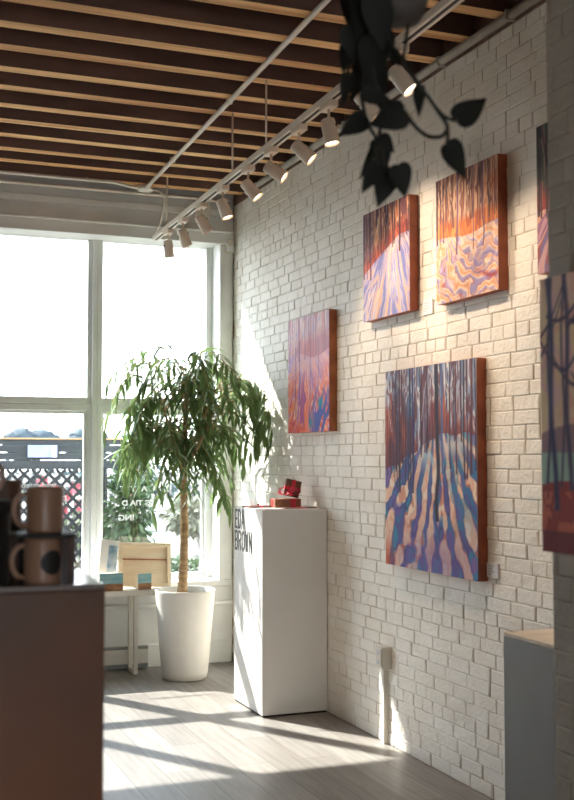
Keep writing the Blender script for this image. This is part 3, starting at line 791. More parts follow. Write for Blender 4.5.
MB().box((-0.25, 6.66, 1.2852), (-0.03, 6.755, 1.290), 0.001, seg=1).build('card', M['gift2'], t)
mb = MB(); mb.box((-0.16, 6.658, 1.2851), (-0.10, 6.757, 1.2908)); rib = mb.build('ribbon', M['ribbon'], t)

# ------------------------------------------------------------------ fig tree in its pot
t = thing('potted_fig_tree', 'tall weeping fig tree in a tapering white pot by the window', 'potted tree', (-0.540, 7.945, 0))
MB().lathe([(0.0, 0.0), (0.150, 0.0), (0.162, 0.008), (0.170, 0.05), (0.186, 0.22), (0.206, 0.46), (0.219, 0.62), (0.222, 0.640), (0.219, 0.646), (0.210, 0.640), (0.200, 0.585), (0.0, 0.585)], (-0.540, 7.945, 0.001), 56).build('pot', M['pot'], t)
mb = MB()
rr = random.Random(3)
prof = [(0.0, 0.618), (0.08, 0.616), (0.15, 0.606), (0.2075, 0.594)]
mb.lathe(prof, (-0.540, 7.945, 0.001), 40); mb.build('soil', M['soil'], t)
TB = Vector((-0.565, 7.94, 0.60))
FK = Vector((-0.548, 7.945, 1.66))
mb = MB()
pts = []; rs = []
for i in range(19):
    f = i / 18
    pts.append(TB.lerp(FK, f) + Vector((0.010 * math.sin(f * 5), 0.006 * math.sin(f * 7), 0)))
    ring = 0.003 if i in (8, 9, 13) else 0.0
    rs.append(0.036 - 0.012 * f ** 0.6 + 0.006 * math.exp(-f * 16) + ring)
mb.tube(pts, rs, 14)
BR = []
for (dx, dy, z0, z1, ln) in ((0.20, -0.10, 1.62, 2.14, .05), (-0.22, -0.05, 1.60, 2.10, .05), (0.05, 0.14, 1.64, 2.22, .02), (-0.06, -0.18, 1.60, 2.16, .03), (0.30, 0.05, 1.58, 1.98, .08), (-0.33, 0.02, 1.57, 1.96, .08), (0.02, -0.02, 1.66, 2.26, 0), (0.12, -0.30, 1.56, 1.92, .06), (-0.10, 0.16, 1.62, 2.0, .03)):
    P = []
    for i in range(9):
        f = i / 8
        P.append(Vector((FK.x + dx * f ** 0.85, FK.y + dy * f ** 0.85, z0 + (z1 - z0) * (f ** 1.15))))
    mb.tube(P, [0.017 - 0.011 * i / 8 for i in range(9)], 8)
    BR.append(P)
mb.build('trunk', M['bark'], t)

def leaf_blade(mb, base, d, nrm, L, W, droop, n=5, fold=0.25):
    """narrow folded leaf blade bending down along its length"""
    d = Vector(d).normalized(); side = d.cross(Vector(nrm)).normalized()
    vs = []; p = Vector(base)
    for i in range(n + 1):
        f = i / n
        w = W * math.sin(math.pi * min(1, f * 0.94 + 0.06)) ** 0.75 * (1 - 0.25 * f) * 0.5
        if i == n: w = 0.0004
        up = side.cross(d).normalized()
        vs += [p + side * w + up * w * fold, p.copy(), p - side * w + up * w * fold]
        d = (d + Vector((0, 0, -1)) * droop / n).normalized()
        p = p + d * (L / n)
    fs = []
    for i in range(n):
        a = i * 3
        fs += [[a, a + 1, a + 4, a + 3], [a + 1, a + 2, a + 5, a + 4]]
    mb.raw(vs, fs, True)

fm = MB(); tw = MB()
R = random.Random(21)
def twig(start, az, reach, rise, fall, nl):
    out = Vector((math.cos(az), math.sin(az), 0))
    P = []
    N = 9
    for i in range(N + 1):
        f = i / N
        P.append(start + out * reach * (f ** 0.9) + Vector((0, 0, rise * math.sin(math.pi * min(1, f * 0.85)) - fall * f ** 2.2)))
    for q in P:
        if q.x > -0.07: q.y -= (q.x + 0.07) * 0.8; q.x = -0.07 - R.uniform(0, 0.05)
        if q.y > 8.40: q.y = 8.40 - R.uniform(0, 0.06)
    tw.tube(P, [0.0042 - 0.003 * i / N for i in range(N + 1)], 5)
    for k in range(nl):
        f = 0.28 + 0.72 * k / max(1, nl - 1)
        i = min(N - 1, int(f * N)); q = P[i].lerp(P[i + 1], f * N - i)
        tg = (P[i + 1] - P[i]).normalized()
        sd = Vector((-tg.y, tg.x, 0)); sd = sd.normalized() if sd.length > 1e-3 else Vector((1, 0, 0))
        s = 1 if k % 2 else -1
        d = tg * R.uniform(0.3, 0.8) + sd * s * R.uniform(0.35, 0.9) + Vector((0, 0, R.uniform(-0.45, 0.25)))
        if q.x > -0.16: d.x = -abs(d.x) * 0.4
        if q.y > 8.34: d.y = -abs(d.y) * 0.4
        nr = Vector((R.uniform(-.5, .5), R.uniform(-.5, .5), 1))
        leaf_blade(fm, q, d, nr, R.uniform(0.13, 0.19), R.uniform(0.024, 0.033), R.uniform(0.5, 1.5))
for P in BR:
    for k in range(9):
        f = R.uniform(0.40, 1.0); i = min(7, int(f * 8)); q = P[i].lerp(P[i + 1], f * 8 - i)
        hi = q.z > 1.9
        twig(q, R.uniform(0, 2 * math.pi), R.uniform(0.16, 0.46), R.uniform(0.14, 0.34) if hi else R.uniform(0.0, 0.10), R.uniform(0.10, 0.34), R.randint(8, 11))
for k in range(22):   # lower skirt
    az = 2 * math.pi * k / 11 + R.uniform(-0.2, 0.2)
    twig(FK + Vector((0, 0, R.uniform(-0.08, 0.16))), az, R.uniform(0.18, 0.46), R.uniform(0.0, 0.10), R.uniform(0.22, 0.50), R.randint(10, 13))
for k in range(30):   # rounded top of the crown
    az = 2 * math.pi * k / 15 + R.uniform(-0.2, 0.2)
    twig(FK + Vector((R.uniform(-0.16, 0.16), R.uniform(-0.12, 0.12), R.uniform(0.40, 0.60))), az, R.uniform(0.14, 0.52), R.uniform(0.11, 0.23), R.uniform(0.06, 0.26), R.randint(8, 11))
for k in range(9):    # long arms towards the right wall and the room
    twig(Vector((-0.36, 7.85, R.uniform(1.9, 2.12))), R.uniform(-1.35, -0.35), R.uniform(0.42, 0.6), R.uniform(0.05, 0.18), R.uniform(0.15, 0.40), 12)
for k in range(15):    # long arms to the left
    twig(Vector((-0.70, 7.93, R.uniform(1.72, 2.12))), math.pi + R.uniform(-0.6, 0.7), R.uniform(0.24, 0.37), R.uniform(0.0, 0.14), R.uniform(0.15, 0.40), 12)
tw.build('twigs', M['bark'], t)
fm.v = [(min(p[0], -0.016), min(p[1], 8.44), p[2]) for p in fm.v]
fm.build('foliage', M['leaf'], t)

# ------------------------------------------------------------------ console table and what stands on it
t = thing('console_table', 'low white console table with frame legs below the window', 'table', (-1.5, 8.28, 0))
MB().box((-2.60, 8.176, 0.584), (-0.60, 8.43, 0.624), 0.004).build('tabletop', M['white_metal'], t)
for x in (-0.845, -2.35):
    mb = MB()
    mb.box((x - 0.016, 8.20, 0.0), (x + 0.016, 8.395, 0.028), 0.003, seg=1)
    mb.box((x - 0.016, 8.20, 0.028), (x + 0.016, 8.228, 0.584), 0.003, seg=1)
    mb.box((x - 0.016, 8.367, 0.028), (x + 0.016, 8.395, 0.584), 0.003, seg=1)
    mb.build('leg', M['white_metal'], t)

t = thing('wooden_panel', 'unframed wooden painting panel seen from the back, leaning against the window', 'panel', (-0.76, 8.34, 0.622))
RP = Matrix.Translation((-0.765, 8.275, 0.640)) @ Matrix.Rotation(math.radians(-15), 4, 'X') @ Matrix.Rotation(math.radians(3), 4, 'Y') @ Matrix.Scale(1.08, 4)
MB().box((-0.165, 0.022, 0.0), (0.185, 0.027, 0.305), mat=RP).build('board', M['pale_wood'], t)
mb = MB()
for a, b_ in (((-0.180, 0.0, 0.0), (-0.152, 0.03, 0.31)), ((0.168, 0.0, 0.0), (0.196, 0.03, 0.31)), ((-0.152, 0.0, 0.0), (0.168, 0.03, 0.026)), ((-0.152, 0.0, 0.284), (0.168, 0.03, 0.31))):
    mb.box(a, b_, 0.002, mat=RP, seg=1)
mb.build('cradle_frame', M['pale_wood'], t)
MB().box((-0.152, 0.010, 0.190), (0.168, 0.0215, 0.196), mat=RP).build('brace', M['canvas_edge'], t)

def block_paint(label, x0, x1, y, z1, rot, group=None):
    t = thing('painting_block', label, 'small painting', ((x0 + x1) / 2, y, 0.622))
    c = (x0 + x1) / 2; h = z1 - 0.622; w = (x1 - x0) / 2
    Rm = Matrix.Translation((c, y, 0.6245)) @ Matrix.Rotation(math.radians(rot), 4, 'Z')
    bl = MB().box((-w, 0, 0), (w, 0.04, h), 0.002, mat=Rm, seg=1).build('block', M['pale_wood'], t)
    MB().box((-w + 0.001, -0.0015, h * 0.40), (w - 0.001, 0.001, h - 0.001), mat=Rm).build('sky_and_sea', M['teal_paint'], bl)
    MB().box((-w + 0.001, -0.0015, 0.001), (w - 0.001, 0.001, h * 0.40), mat=Rm).build('shore', M['brown_paint'], bl)
block_paint('small seascape block on the table, beside the brown cabinet\'s edge', -1.125, -0.945, 8.20, 0.754, 0)
block_paint('small seascape block on the table, in front of the wooden panel', -0.835, -0.725, 8.20, 0.742, 12)
t = thing('postcard', 'pale postcard leaning upright at the left of the wooden panel', 'postcard', (-1.06, 8.36, 0.622))
RC = Matrix.Translation((-1.055, 8.33, 0.6295)) @ Matrix.Rotation(math.radians(-12), 4, 'X') @ Matrix.Rotation(math.radians(8), 4, 'Y')
MB().box((-0.06, 0, 0.0), (0.075, 0.003, 0.37), mat=RC).build('card', M['card'], t)
MB().box((0.0, -0.001, 0.12), (0.07, 0.0, 0.33), mat=RC).build('picture', M['blue_print'], t)
t = thing('place_card', 'tiny dark stand at the right foot of the wooden panel', 'stand', (-0.665, 8.19, 0.622))
MB().box((-0.825, 8.36, 0.6242), (-0.805, 8.39, 0.68), 0.003).build('stand', M['black'], t)

t = thing('baseboard_heater', 'low white baseboard heater along the window wall under the table', 'heater', (-1.6, 8.41, 0))
MB().box((-2.9, 8.385, 0.045), (-0.70, 8.432, 0.152), 0.004).build('cover', M['heater'], t)
MB().box((-2.9, 8.40, 0.152), (-0.70, 8.436, 0.174), 0.002, seg=1).build('top_vent', M['heater_slot'], t)
MB().box((-2.9, 8.40, 0.012), (-0.70, 8.436, 0.045), 0.002, seg=1).build('bottom_vent', M['heater_slot'], t)

# ------------------------------------------------------------------ track lighting
ZT = 3.305
def track_x(y): return -0.75 - 0.0243 * (5.67 - y)
TM = Matrix.Translation((-0.75, 5.67, 0)) @ Matrix.Rotation(-math.atan(0.0243), 4, 'Z')
t = thing('light_track', 'long white lighting track hung below the joists beside the brick wall', 'light track', (-0.75, 5.67, ZT))
mb = MB()
mb.box((-0.024, -3.6, ZT - 0.012), (-0.010, 2.65, ZT + 0.02), 0.001, seg=1, mat=TM)
mb.box((0.010, -3.6, ZT - 0.012), (0.024, 2.65, ZT + 0.02), 0.001, seg=1, mat=TM)
mb.box((-0.010, -3.6, ZT + 0.008), (0.010, 2.65, ZT + 0.02), mat=TM)
mb.build('rail', M['conduit'], t)
MB().box((-0.0099, -3.6, ZT - 0.008), (0.0099, 2.645, ZT + 0.0079), mat=TM).build('slot', M['dark_slot'], t)
for yy in (7.937, 6.302, 5.674, 3.6):
    MB().tube([(track_x(yy), yy, ZT + 0.02), (track_x(yy), yy, ZC - 0.001)], 0.006, 8).build('rod', M['conduit'], t)

HEADS = [
    (7.90, (0.12, 0.05, -1.0), 'first spotlight from the window, hanging straight down', 0),
    (7.47, (0.35, -0.10, -1.0), 'second spotlight from the window on the white track', 0),
    (6.99, (0.50, -0.10, -0.85), 'third spotlight from the window, tilted towards the brick wall', 0),
    (6.50, (0.30, -0.20, -0.95), 'fourth spotlight from the window, just above the far wall corner', 15),
    (5.995, (0.55, -0.30, -0.75), 'fifth spotlight from the window, tilted low towards the wall', 24),
    (5.59, (0.72, -0.40, -0.55), 'sixth spotlight from the window, its lit lens glowing sideways', 24),
    (5.16, (0.68, -0.36, -0.70), 'seventh spotlight from the window, between the last two hanging rods and the vine', 24),
    (4.76, (0.14, -0.14, -1.0), 'eighth spotlight from the window, pointing down left of the dark vine', 18),
    (4.35, (0.60, -0.20, -0.75), 'spotlight mostly hidden behind the dark leaves of the vine', 20),
    (4.01, (0.46, -0.40, -0.78), 'nearest spotlight with bright lens beside the vine stems', 24),
]
for yy, d, lab, pw in HEADS:
    XT = track_x(yy)
    t = thing('track_spotlight', lab, 'spotlight', (XT, yy, ZT), 'spotlights along the ceiling track')
    MB().box((XT - 0.024, yy - 0.06, ZT - 0.045), (XT + 0.024, yy + 0.06, ZT - 0.0122), 0.004).build('adapter', M['lamp_white'], t)
    MB().tube([(XT, yy, ZT - 0.045), (XT, yy, ZT - 0.115)], 0.007, 10).build('stem', M['lamp_white'], t)
    d = Vector(d).normalized()
    A = along(Vector((XT, yy, ZT - 0.125)) - d * 0.035, d)
    mb = MB()
    mb.lathe([(0.0, 0.0), (0.026, 0.0), (0.032, 0.003), (0.0345, 0.010), (0.0385, 0.122), (0.0375, 0.125), (0.034, 0.123), (0.031, 0.110)], n=28, mat=A)
    can = mb.build('lamp_can', M['lamp_white'], t)
    MB().tube([A @ Vector((0, 0.040, 0.04)), A @ Vector((0, -0.040, 0.04))], 0.007, 8).build('pivot', M['dark_slot'], t)
    MB().lathe([(0.0, 0.116), (0.02, 0.115), (0.0315, 0.1115)], n=24, mat=A).build('lens', M['lens'] if pw else M['card'], can)
    if pw:
        ld = bpy.data.lights.new('bulb', 'SPOT'); ld.energy = pw; ld.color = (1.0, 0.76, 0.54); ld.spot_size = math.radians(70); ld.spot_blend = 0.8; ld.shadow_soft_size = 0.03
        lo = bpy.data.objects.new('bulb', ld); COL.objects.link(lo); lo.parent = t
        lo.matrix_parent_inverse = Matrix.Translation(-t.location)
        lo.matrix_basis = A @ Matrix.Translation((0, 0, 0.132)) @ Matrix.Rotation(math.pi, 4, 'X')

# ------------------------------------------------------------------ conduits, boxes, wires
def conduit(label, pts, r, m, clips=(), name='conduit'):
    t = thing(name, label, 'pipe', pts[0])
    MB().tube(pts, r, 12).build('pipe', m, t)
    for c in clips:
        MB().box(Vector(c) - Vector((r * 1.2, 0.010, r * 1.2)), Vector(c) + Vector((r * 1.2, 0.010, r * 1.2)), 0.004, seg=1).build('clip', m, t)
    return t
conduit('thick white conduit running under the joists from the round box towards the camera', [(-0.79, 8.20, 3.668), (-0.80, 7.9, 3.668), (-0.893, 4.6, 3.668), (-0.965, 2.0, 3.668)], 0.0145, M['conduit'], [(-0.816, 7.35, 3.668), (-0.854, 6.0, 3.668)])
conduit('grey conduit along the top of the brick wall', [(-0.030, 8.05, 3.672), (-0.030, 2.75, 3.672)], 0.022, M['conduit_grey'], [(-0.030, 7.3, 3.671), (-0.030, 6.2, 3.671), (-0.030, 5.0, 3.671), (-0.030, 4.35, 3.671)])
conduit('thinner white conduit running left from the round junction box', [(XW + 0.02, 8.17, 3.683), (-1.05, 8.17, 3.683), (-0.95, 8.18, 3.672), (-0.85, 8.215, 3.665)], 0.012, M['conduit'], [(-1.25, 8.17, 3.684)])
conduit('white conduit across the ceiling nearest the window head', [(XW + 0.02, 8.35, 3.660), (-0.30, 8.35, 3.660), (-0.16, 8.36, 3.655), (-0.13, 8.36, 3.60)], 0.013, M['conduit'], [(-1.4, 8.35, 3.662), (-0.6, 8.35, 3.662)])
t = thing('junction_box', 'round white junction box on the ceiling where conduits meet', 'junction box', (-0.79, 8.235, 3.66))
MB().lathe([(0.0, 0.0), (0.058, 0.0), (0.062, 0.006), (0.062, 0.034), (0.0, 0.034)], (-0.79, 8.235, 3.655), 28).build('box', M['conduit'], t)
MB().lathe([(0.0, -0.006), (0.050, -0.006), (0.054, 0.0)], (-0.79, 8.235, 3.655), 28).build('cover', M['white_metal'], t)
conduit('thin white wire drooping from the junction box to the track end', [(-0.74, 8.23, 3.665), (-0.69, 8.20, 3.655), (-0.66, 8.16, 3.61), (-0.655, 8.18, 3.52), (-0.66, 8.26, 3.42), (-0.685, 8.327, 3.332)], 0.006, M['conduit'], name='wire')
t = thing('security_sensor', 'small white motion sensor in the corner above the window casing', 'sensor', (-0.045, 8.42, 3.25))
MB().box((-0.072, 8.385, 3.255), (-0.016, 8.434, 3.365), 0.008).build('housing', M['white_metal'], t)
MB().box((-0.066, 8.378, 3.268), (-0.022, 8.386, 3.305), 0.003).build('lens', M['card'], t)
t = thing('speaker_box', 'white box mounted above the window head, just behind the track', 'box', (-0.28, 8.40, 3.50))
MB().box((-0.345, 8.372, 3.50), (-0.215, 8.419, 3.635), 0.006).build('box', M['white_metal'], t)

t = thing('outlet_box', 'surface outlet box with white cable duct running down the brick wall', 'outlet', (0, 5.76, 0.5))
MB().box((-0.055, 5.665, 0.425), (0.004, 5.750, 0.548), 0.004).build('box', M['white_metal'], t)
cover = MB().box((-0.061, 5.675, 0.437), (-0.055, 5.740, 0.536), 0.003).build('cover_plate', M['white_metal'], t)
for z in (0.462, 0.512):
    MB().box((-0.0625, 5.695, z - 0.012), (-0.0605, 5.720, z + 0.012)).build('socket', M['print'], cover)
MB().box((-0.026, 5.708, 0.0), (0.004, 5.740, 0.425), 0.003).build('duct', M['white_metal'], t)

# ------------------------------------------------------------------ foreground: cabinet with mugs
CX, CY, CZ = -2.352, 2.32, 1.348
t = thing('display_cabinet', 'tall plain brown cabinet in front, with mugs on top', 'cabinet', (-2.9, 2.5, 0))
MB().box((-3.55, CY, 0.0), (CX, CY + 0.40, CZ - 0.012), 0.003, seg=1).build('body', M['cabinet'], t)
MB().box((-3.55, CY, CZ - 0.012), (CX, CY + 0.40, CZ), 0.002, seg=1).build('top', M['cabinet_top'], t)

def mug(label, c, m, handle_dir, badge=None, r=0.0385, h=0.095):
    t = thing('mug', label, 'mug', c, 'mugs on the brown cabinet')
    c = Vector(c)
    MB().lathe([(0.0, 0.0), (r - 0.004, 0.0), (r - 0.001, 0.003), (r, 0.008), (r, h - 0.004), (r - 0.0015, h), (r - 0.0045, h - 0.002), (r - 0.005, 0.008), (0, 0.006)], c, 44).build('cup', m, t)
    hd = Vector((math.cos(handle_dir), math.sin(handle_dir), 0))
    pts = []
    for i in range(15):
        a = math.pi * (i / 14 - 0.5)
        pts.append(c + hd * (r - 0.003 + 0.031 * math.cos(a) ** 0.7) + Vector((0, 0, h * 0.5 + h * 0.35 * math.sin(a))))
    MB().tube(pts, 0.0055, 10).build('handle', m, t)
    if badge is not None:
        mb = MB(); n = 28; vs = [] ; fs = []
        rb = 0.0255
        for ring in range(7):
            q = rb * ring / 6
            for j in range(n):
                a = 2 * math.pi * j / n
                an = badge + q * math.cos(a) / r
                vs.append(c + Vector((math.cos(an) * (r + 0.0006), math.sin(an) * (r + 0.0006), h * 0.48 + q * math.sin(a))))
        for ring in range(6):
            for j in range(n):
                j2 = (j + 1) % n
                fs.append([ring * n + j, ring * n + j2, (ring + 1) * n + j2, (ring + 1) * n + j])
        mb.raw(vs, fs, True); b = mb.build('round_badge', M['black'], t)
        b['label'] = 'round black badge on the mug'
    return t
MZ = 0.0965
mug('tan mug standing on top of the small dark riser', (-2.470, 2.375, CZ + 0.1058), M['mug'], math.radians(190))
mug('tan mug with round black badge under the small dark riser', (-2.474, 2.368, CZ + 0.0002), M['mug'], math.radians(188), math.radians(-68))
mug('dark brown mug behind the handle of the upper tan mug', (-2.525, 2.60, CZ + 0.1168), M['mug_dark'], math.radians(175))
t = thing('riser', 'small dark wooden riser bridging over the badged mug', 'stand', (-2.47, 2.4, CZ))
MB().box((-2.535, 2.325, CZ + 0.0968), (-2.412, 2.455, CZ + 0.1054), 0.002, seg=1).build('shelf', M['black'], t)
MB().box((-2.430, 2.330, CZ + 0.0002), (-2.413, 2.450, CZ + 0.0968), 0.002, seg=1).build('side_panel', M['dark_wood'], t)
MB().box((-2.530, 2.435, CZ + 0.0002), (-2.515, 2.450, CZ + 0.0968), 0.002, seg=1).build('post', M['dark_wood'], t)
t = thing('tin', 'dark square tin behind the stacked tan mugs', 'tin', (-2.525, 2.60, CZ))
MB().box((-2.575, 2.55, CZ + 0.0002), (-2.475, 2.65, CZ + 0.110), 0.006).build('can', M['black'], t)
MB().box((-2.577, 2.548, CZ + 0.110), (-2.473, 2.652, CZ + 0.1166), 0.003).build('lid', M['black'], t)
t = thing('canister', 'black canister at the picture edge left of the mugs', 'canister', (-2.60, 2.37, CZ))
MB().lathe([(0.0, 0.0), (0.058, 0.0), (0.060, 0.004), (0.060, 0.155), (0.0, 0.158)], (-2.600, 2.385, CZ + 0.0002), 40).build('can', M['black'], t)
MB().lathe([(0.0605, 0.150), (0.063, 0.152), (0.063, 0.172), (0.060, 0.175), (0.0, 0.176)], (-2.600, 2.385, CZ + 0.0002), 40).build('lid', M['black'], t)
mug('tan mug standing on the black canister, only its handle in view', (-2.622, 2.385, CZ + 0.1766), M['mug'], math.radians(-8), None, 0.037, 0.09)

# ------------------------------------------------------------------ hanging vine
VINE_LEAVES = [
  ((-1.698, 1.981, 2.307), (-1.633, 1.974, 2.361), 0.054),
  ((-1.707, 2.008, 2.263), (-1.658, 2.014, 2.203), 0.056),
  ((-1.78, 1.988, 2.372), (-1.774, 2.01, 2.317), 0.027),
  ((-1.837, 1.95, 2.304), (-1.89, 1.993, 2.278), 0.064),
  ((-1.848, 2.103, 2.333), (-1.891, 2.143, 2.301), 0.045),
  ((-1.848, 2.042, 2.272), (-1.809, 2.05, 2.248), 0.037),
  ((-1.828, 2.077, 2.279), (-1.81, 2.095, 2.217), 0.046),
  ((-1.856, 2.027, 2.213), (-1.878, 2.06, 2.16), 0.039),
  ((-1.827, 2.038, 2.205), (-1.836, 2.067, 2.136), 0.052),
  ((-1.828, 1.995, 2.205), (-1.803, 2.01, 2.147), 0.047),
  ((-1.816, 2.136, 2.279), (-1.83, 2.167, 2.215), 0.019),
  ((-1.868, 2.144, 2.507), (-1.869, 2.169, 2.45), 0.043),
  ((-1.875, 2.13, 2.431), (-1.88, 2.156, 2.374), 0.032),
  ((-1.875, 2.035, 2.582), (-1.884, 2.065, 2.49), 0.083),
  ((-1.875, 1.994, 2.551), (-1.854, 2.013, 2.45), 0.065),
  ((-1.876, 2.082, 2.521), (-1.854, 2.1, 2.429), 0.080),
  ((-1.858, 2.034, 2.478), (-1.854, 2.06, 2.373), 0.070),
  ((-1.838, 2.093, 2.45), (-1.812, 2.109, 2.359), 0.064),
  ((-1.882, 2.05, 2.367), (-1.811, 2.045, 2.35), 0.035),
  ((-1.86, 2.135, 2.62), (-1.859, 2.16, 2.541), 0.056),
  ((-1.829, 2.054, 2.506), (-1.803, 2.068, 2.446), 0.034),
  ((-1.825, 2.151, 2.476), (-1.843, 2.184, 2.395), 0.048),
  ((-1.826, 2.023, 2.453), (-1.801, 2.036, 2.427), 0.025),
  ((-1.85, 2.112, 2.568), (-1.817, 2.126, 2.479), 0.073),
]
VINE_STEMS = [
  [(-1.795, 2.005, 2.557), (-1.795, 2.007, 2.518), (-1.806, 2.005, 2.45), (-1.806, 2.006, 2.429), (-1.792, 1.992, 2.389), (-1.767, 1.984, 2.354), (-1.735, 1.995, 2.327), (-1.712, 1.998, 2.301), (-1.719, 1.991, 2.284), (-1.74, 1.978, 2.268), (-1.773, 1.97, 2.264), (-1.807, 1.961, 2.278), (-1.837, 1.95, 2.304)],
  [(-1.739, 1.996, 2.334), (-1.721, 1.99, 2.315), (-1.698, 1.981, 2.307)],
  [(-1.712, 1.998, 2.299), (-1.71, 1.998, 2.279), (-1.707, 2.008, 2.263)],
  [(-1.8, 1.994, 2.401), (-1.78, 1.988, 2.372)],
  [(-1.807, 2.006, 2.429), (-1.824, 2.022, 2.458), (-1.829, 2.054, 2.506)],
  [(-1.84, 2.022, 2.569), (-1.863, 2.032, 2.557), (-1.865, 2.048, 2.478), (-1.847, 2.056, 2.398), (-1.83, 2.063, 2.339), (-1.843, 2.051, 2.27), (-1.837, 2.04, 2.23), (-1.827, 2.038, 2.205), (-1.824, 2.004, 2.206)],
  [(-1.859, 2.069, 2.444), (-1.857, 2.104, 2.38), (-1.844, 2.102, 2.319), (-1.845, 2.062, 2.277), (-1.853, 2.045, 2.247), (-1.856, 2.027, 2.213)],
  [(-1.854, 2.105, 2.348), (-1.848, 2.103, 2.333)],
  [(-1.865, 2.047, 2.499), (-1.871, 2.123, 2.513), (-1.87, 2.147, 2.469), (-1.875, 2.13, 2.427)],
  [(-1.845, 2.062, 2.275), (-1.818, 2.137, 2.279)],
  [(-1.84, 2.022, 2.573), (-1.87, 2.054, 2.594), (-1.872, 2.1, 2.56), (-1.871, 2.092, 2.493)],
]

HP = Vector((-1.812, 2.015, 2.505))
t = thing('hanging_vine', 'dark trailing vine in a grey hanging pot, close to the camera', 'hanging plant', HP)
MB().lathe([(0.0, 0.0), (0.028, 0.001), (0.040, 0.006), (0.050, 0.022), (0.062, 0.060), (0.070, 0.105), (0.071, 0.112), (0.068, 0.112), (0.060, 0.06), (0.0, 0.055)], HP, 36).build('pot', M['grey_pot'], t)
MB().lathe([(0.0, 0.095), (0.066, 0.095)], HP, 24).build('soil', M['soil'], t)
for k in range(3):
    a = 2 * math.pi * k / 3 + 0.4
    MB().tube([HP + Vector((0.069 * math.cos(a), 0.069 * math.sin(a), 0.108)), HP + Vector((0, 0, 0.62)), HP + Vector((0, 0, ZC - HP.z))], 0.0015, 6).build('hanger', M['vine_stem'], t)
def smooth_path(P, sub=5):
    P = [Vector(p) for p in P]
    if len(P) < 3: return P
    out = []
    for i in range(len(P) - 1):
        p0 = P[max(i - 1, 0)]; p1 = P[i]; p2 = P[i + 1]; p3 = P[min(i + 2, len(P) - 1)]
        for k in range(sub):
            u = k / sub
            out.append(0.5 * ((2 * p1) + (p2 - p0) * u + (2 * p0 - 5 * p1 + 4 * p2 - p3) * u * u + (3 * p1 - p0 - 3 * p2 + p3) * u ** 3))
    out.append(P[-1]); return out
mb = MB()
for s_ in VINE_STEMS:
    mb.tube(smooth_path(s_), 0.0040, 8)
# the trails climb over the rim into the soil
for a in ((-1.80, 1.985, 2.528), (-1.851, 2.005, 2.57), (-1.80, 1.99, 2.53)):
    a = Vector(a)
    mb.tube(smooth_path([a, a + Vector((0.01, -0.03, 0.06)), HP + (a - HP) * Vector((0.0, 0, 0)).length + Vector(((a.x - HP.x) * 1.7, (a.y - HP.y) * 1.7 - 0.02, 0.12)), HP + Vector((0, 0, 0.118)), HP + Vector((0, 0, 0.095))]), 0.004, 8)
mb.build('stems', M['vine_stem'], t)
HEART = [(0.0, 0.02), (0.10, -0.03), (0.22, -0.055), (0.36, -0.03), (0.46, 0.06), (0.50, 0.18), (0.475, 0.32), (0.40, 0.48), (0.29, 0.64), (0.17, 0.79), (0.07, 0.91), (0.0, 1.0)]
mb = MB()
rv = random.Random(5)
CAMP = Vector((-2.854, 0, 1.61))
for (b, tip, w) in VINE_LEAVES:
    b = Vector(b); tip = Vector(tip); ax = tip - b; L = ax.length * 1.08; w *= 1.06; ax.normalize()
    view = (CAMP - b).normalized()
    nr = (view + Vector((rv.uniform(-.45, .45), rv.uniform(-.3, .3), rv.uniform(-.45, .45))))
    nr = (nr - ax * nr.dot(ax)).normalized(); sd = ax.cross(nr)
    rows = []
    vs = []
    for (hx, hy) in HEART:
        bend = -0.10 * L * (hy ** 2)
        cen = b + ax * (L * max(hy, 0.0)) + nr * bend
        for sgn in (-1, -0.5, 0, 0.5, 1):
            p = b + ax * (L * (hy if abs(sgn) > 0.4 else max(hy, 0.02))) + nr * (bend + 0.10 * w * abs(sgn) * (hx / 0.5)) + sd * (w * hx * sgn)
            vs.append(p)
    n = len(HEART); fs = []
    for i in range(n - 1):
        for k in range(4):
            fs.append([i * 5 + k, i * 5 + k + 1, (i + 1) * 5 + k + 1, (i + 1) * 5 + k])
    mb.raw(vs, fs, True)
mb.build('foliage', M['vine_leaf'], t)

# ------------------------------------------------------------------ outside the window
struct(MB().box((-60, 8.80, -0.35), (90, 140, -0.15)).build('ground_outside', M['ext_ground']), 'pale sunlit ground outside the window', 'ground')
struct(MB().box((-60, 26, -0.15), (90, 34, -0.13)).build('road_outside', M['road']), 'grey road beyond the yard', 'road')

def lattice(mb, P0, P1, z0, z1, pitch=0.084, w=0.030, th=0.008):
    """crossing diagonal strips clipped to the rectangle P0-P1 x z0-z1"""
    P0 = Vector(P0); P1 = Vector(P1); u = (P1 - P0); L = u.length; u.normalize()
    nrm = Vector((-u.y, u.x, 0)); H = z1 - z0
    for sg, off in ((1, 0.0), (-1, th)):
        c = -H
        step = pitch * math.sqrt(2)
        c = -H if sg > 0 else 0
        end = L if sg > 0 else L + H
        while c < end:
            # line s = c + sg*z
            z_a = 0.0; z_b = H
            s_a = c; s_b = c + sg * H
            lo, hi = 0.0, 1.0
            ds = s_b - s_a
            for lim, sign in ((0, 1), (L, -1)):
                f0 = (lim - s_a) / ds
                if (ds > 0) == (sign > 0): lo = max(lo, f0)
                else: hi = min(hi, f0)
            if hi - lo > 0.01:
                a = P0 + u * (s_a + ds * lo) + Vector((0, 0, z0 + H * lo)); b = P0 + u * (s_a + ds * hi) + Vector((0, 0, z0 + H * hi))
                d = (b - a).normalized(); s = d.cross(nrm).normalized() * w / 2
                vs = []
                for o in (off, off + th):
                    vs += [a + s + nrm * o, a - s + nrm * o, b - s + nrm * o, b + s + nrm * o]
                mb.raw(vs, [[0, 1, 2, 3], [7, 6, 5, 4], [0, 4, 5, 1], [1, 5, 6, 2], [2, 6, 7, 3], [3, 7, 4, 0]])
            c += step
GZ = -0.15
FRONT = t = thing('lattice_fence', 'dark lattice fence with solid boarded top, facing the window outside', 'fence', (-2.2, 11.0, GZ))
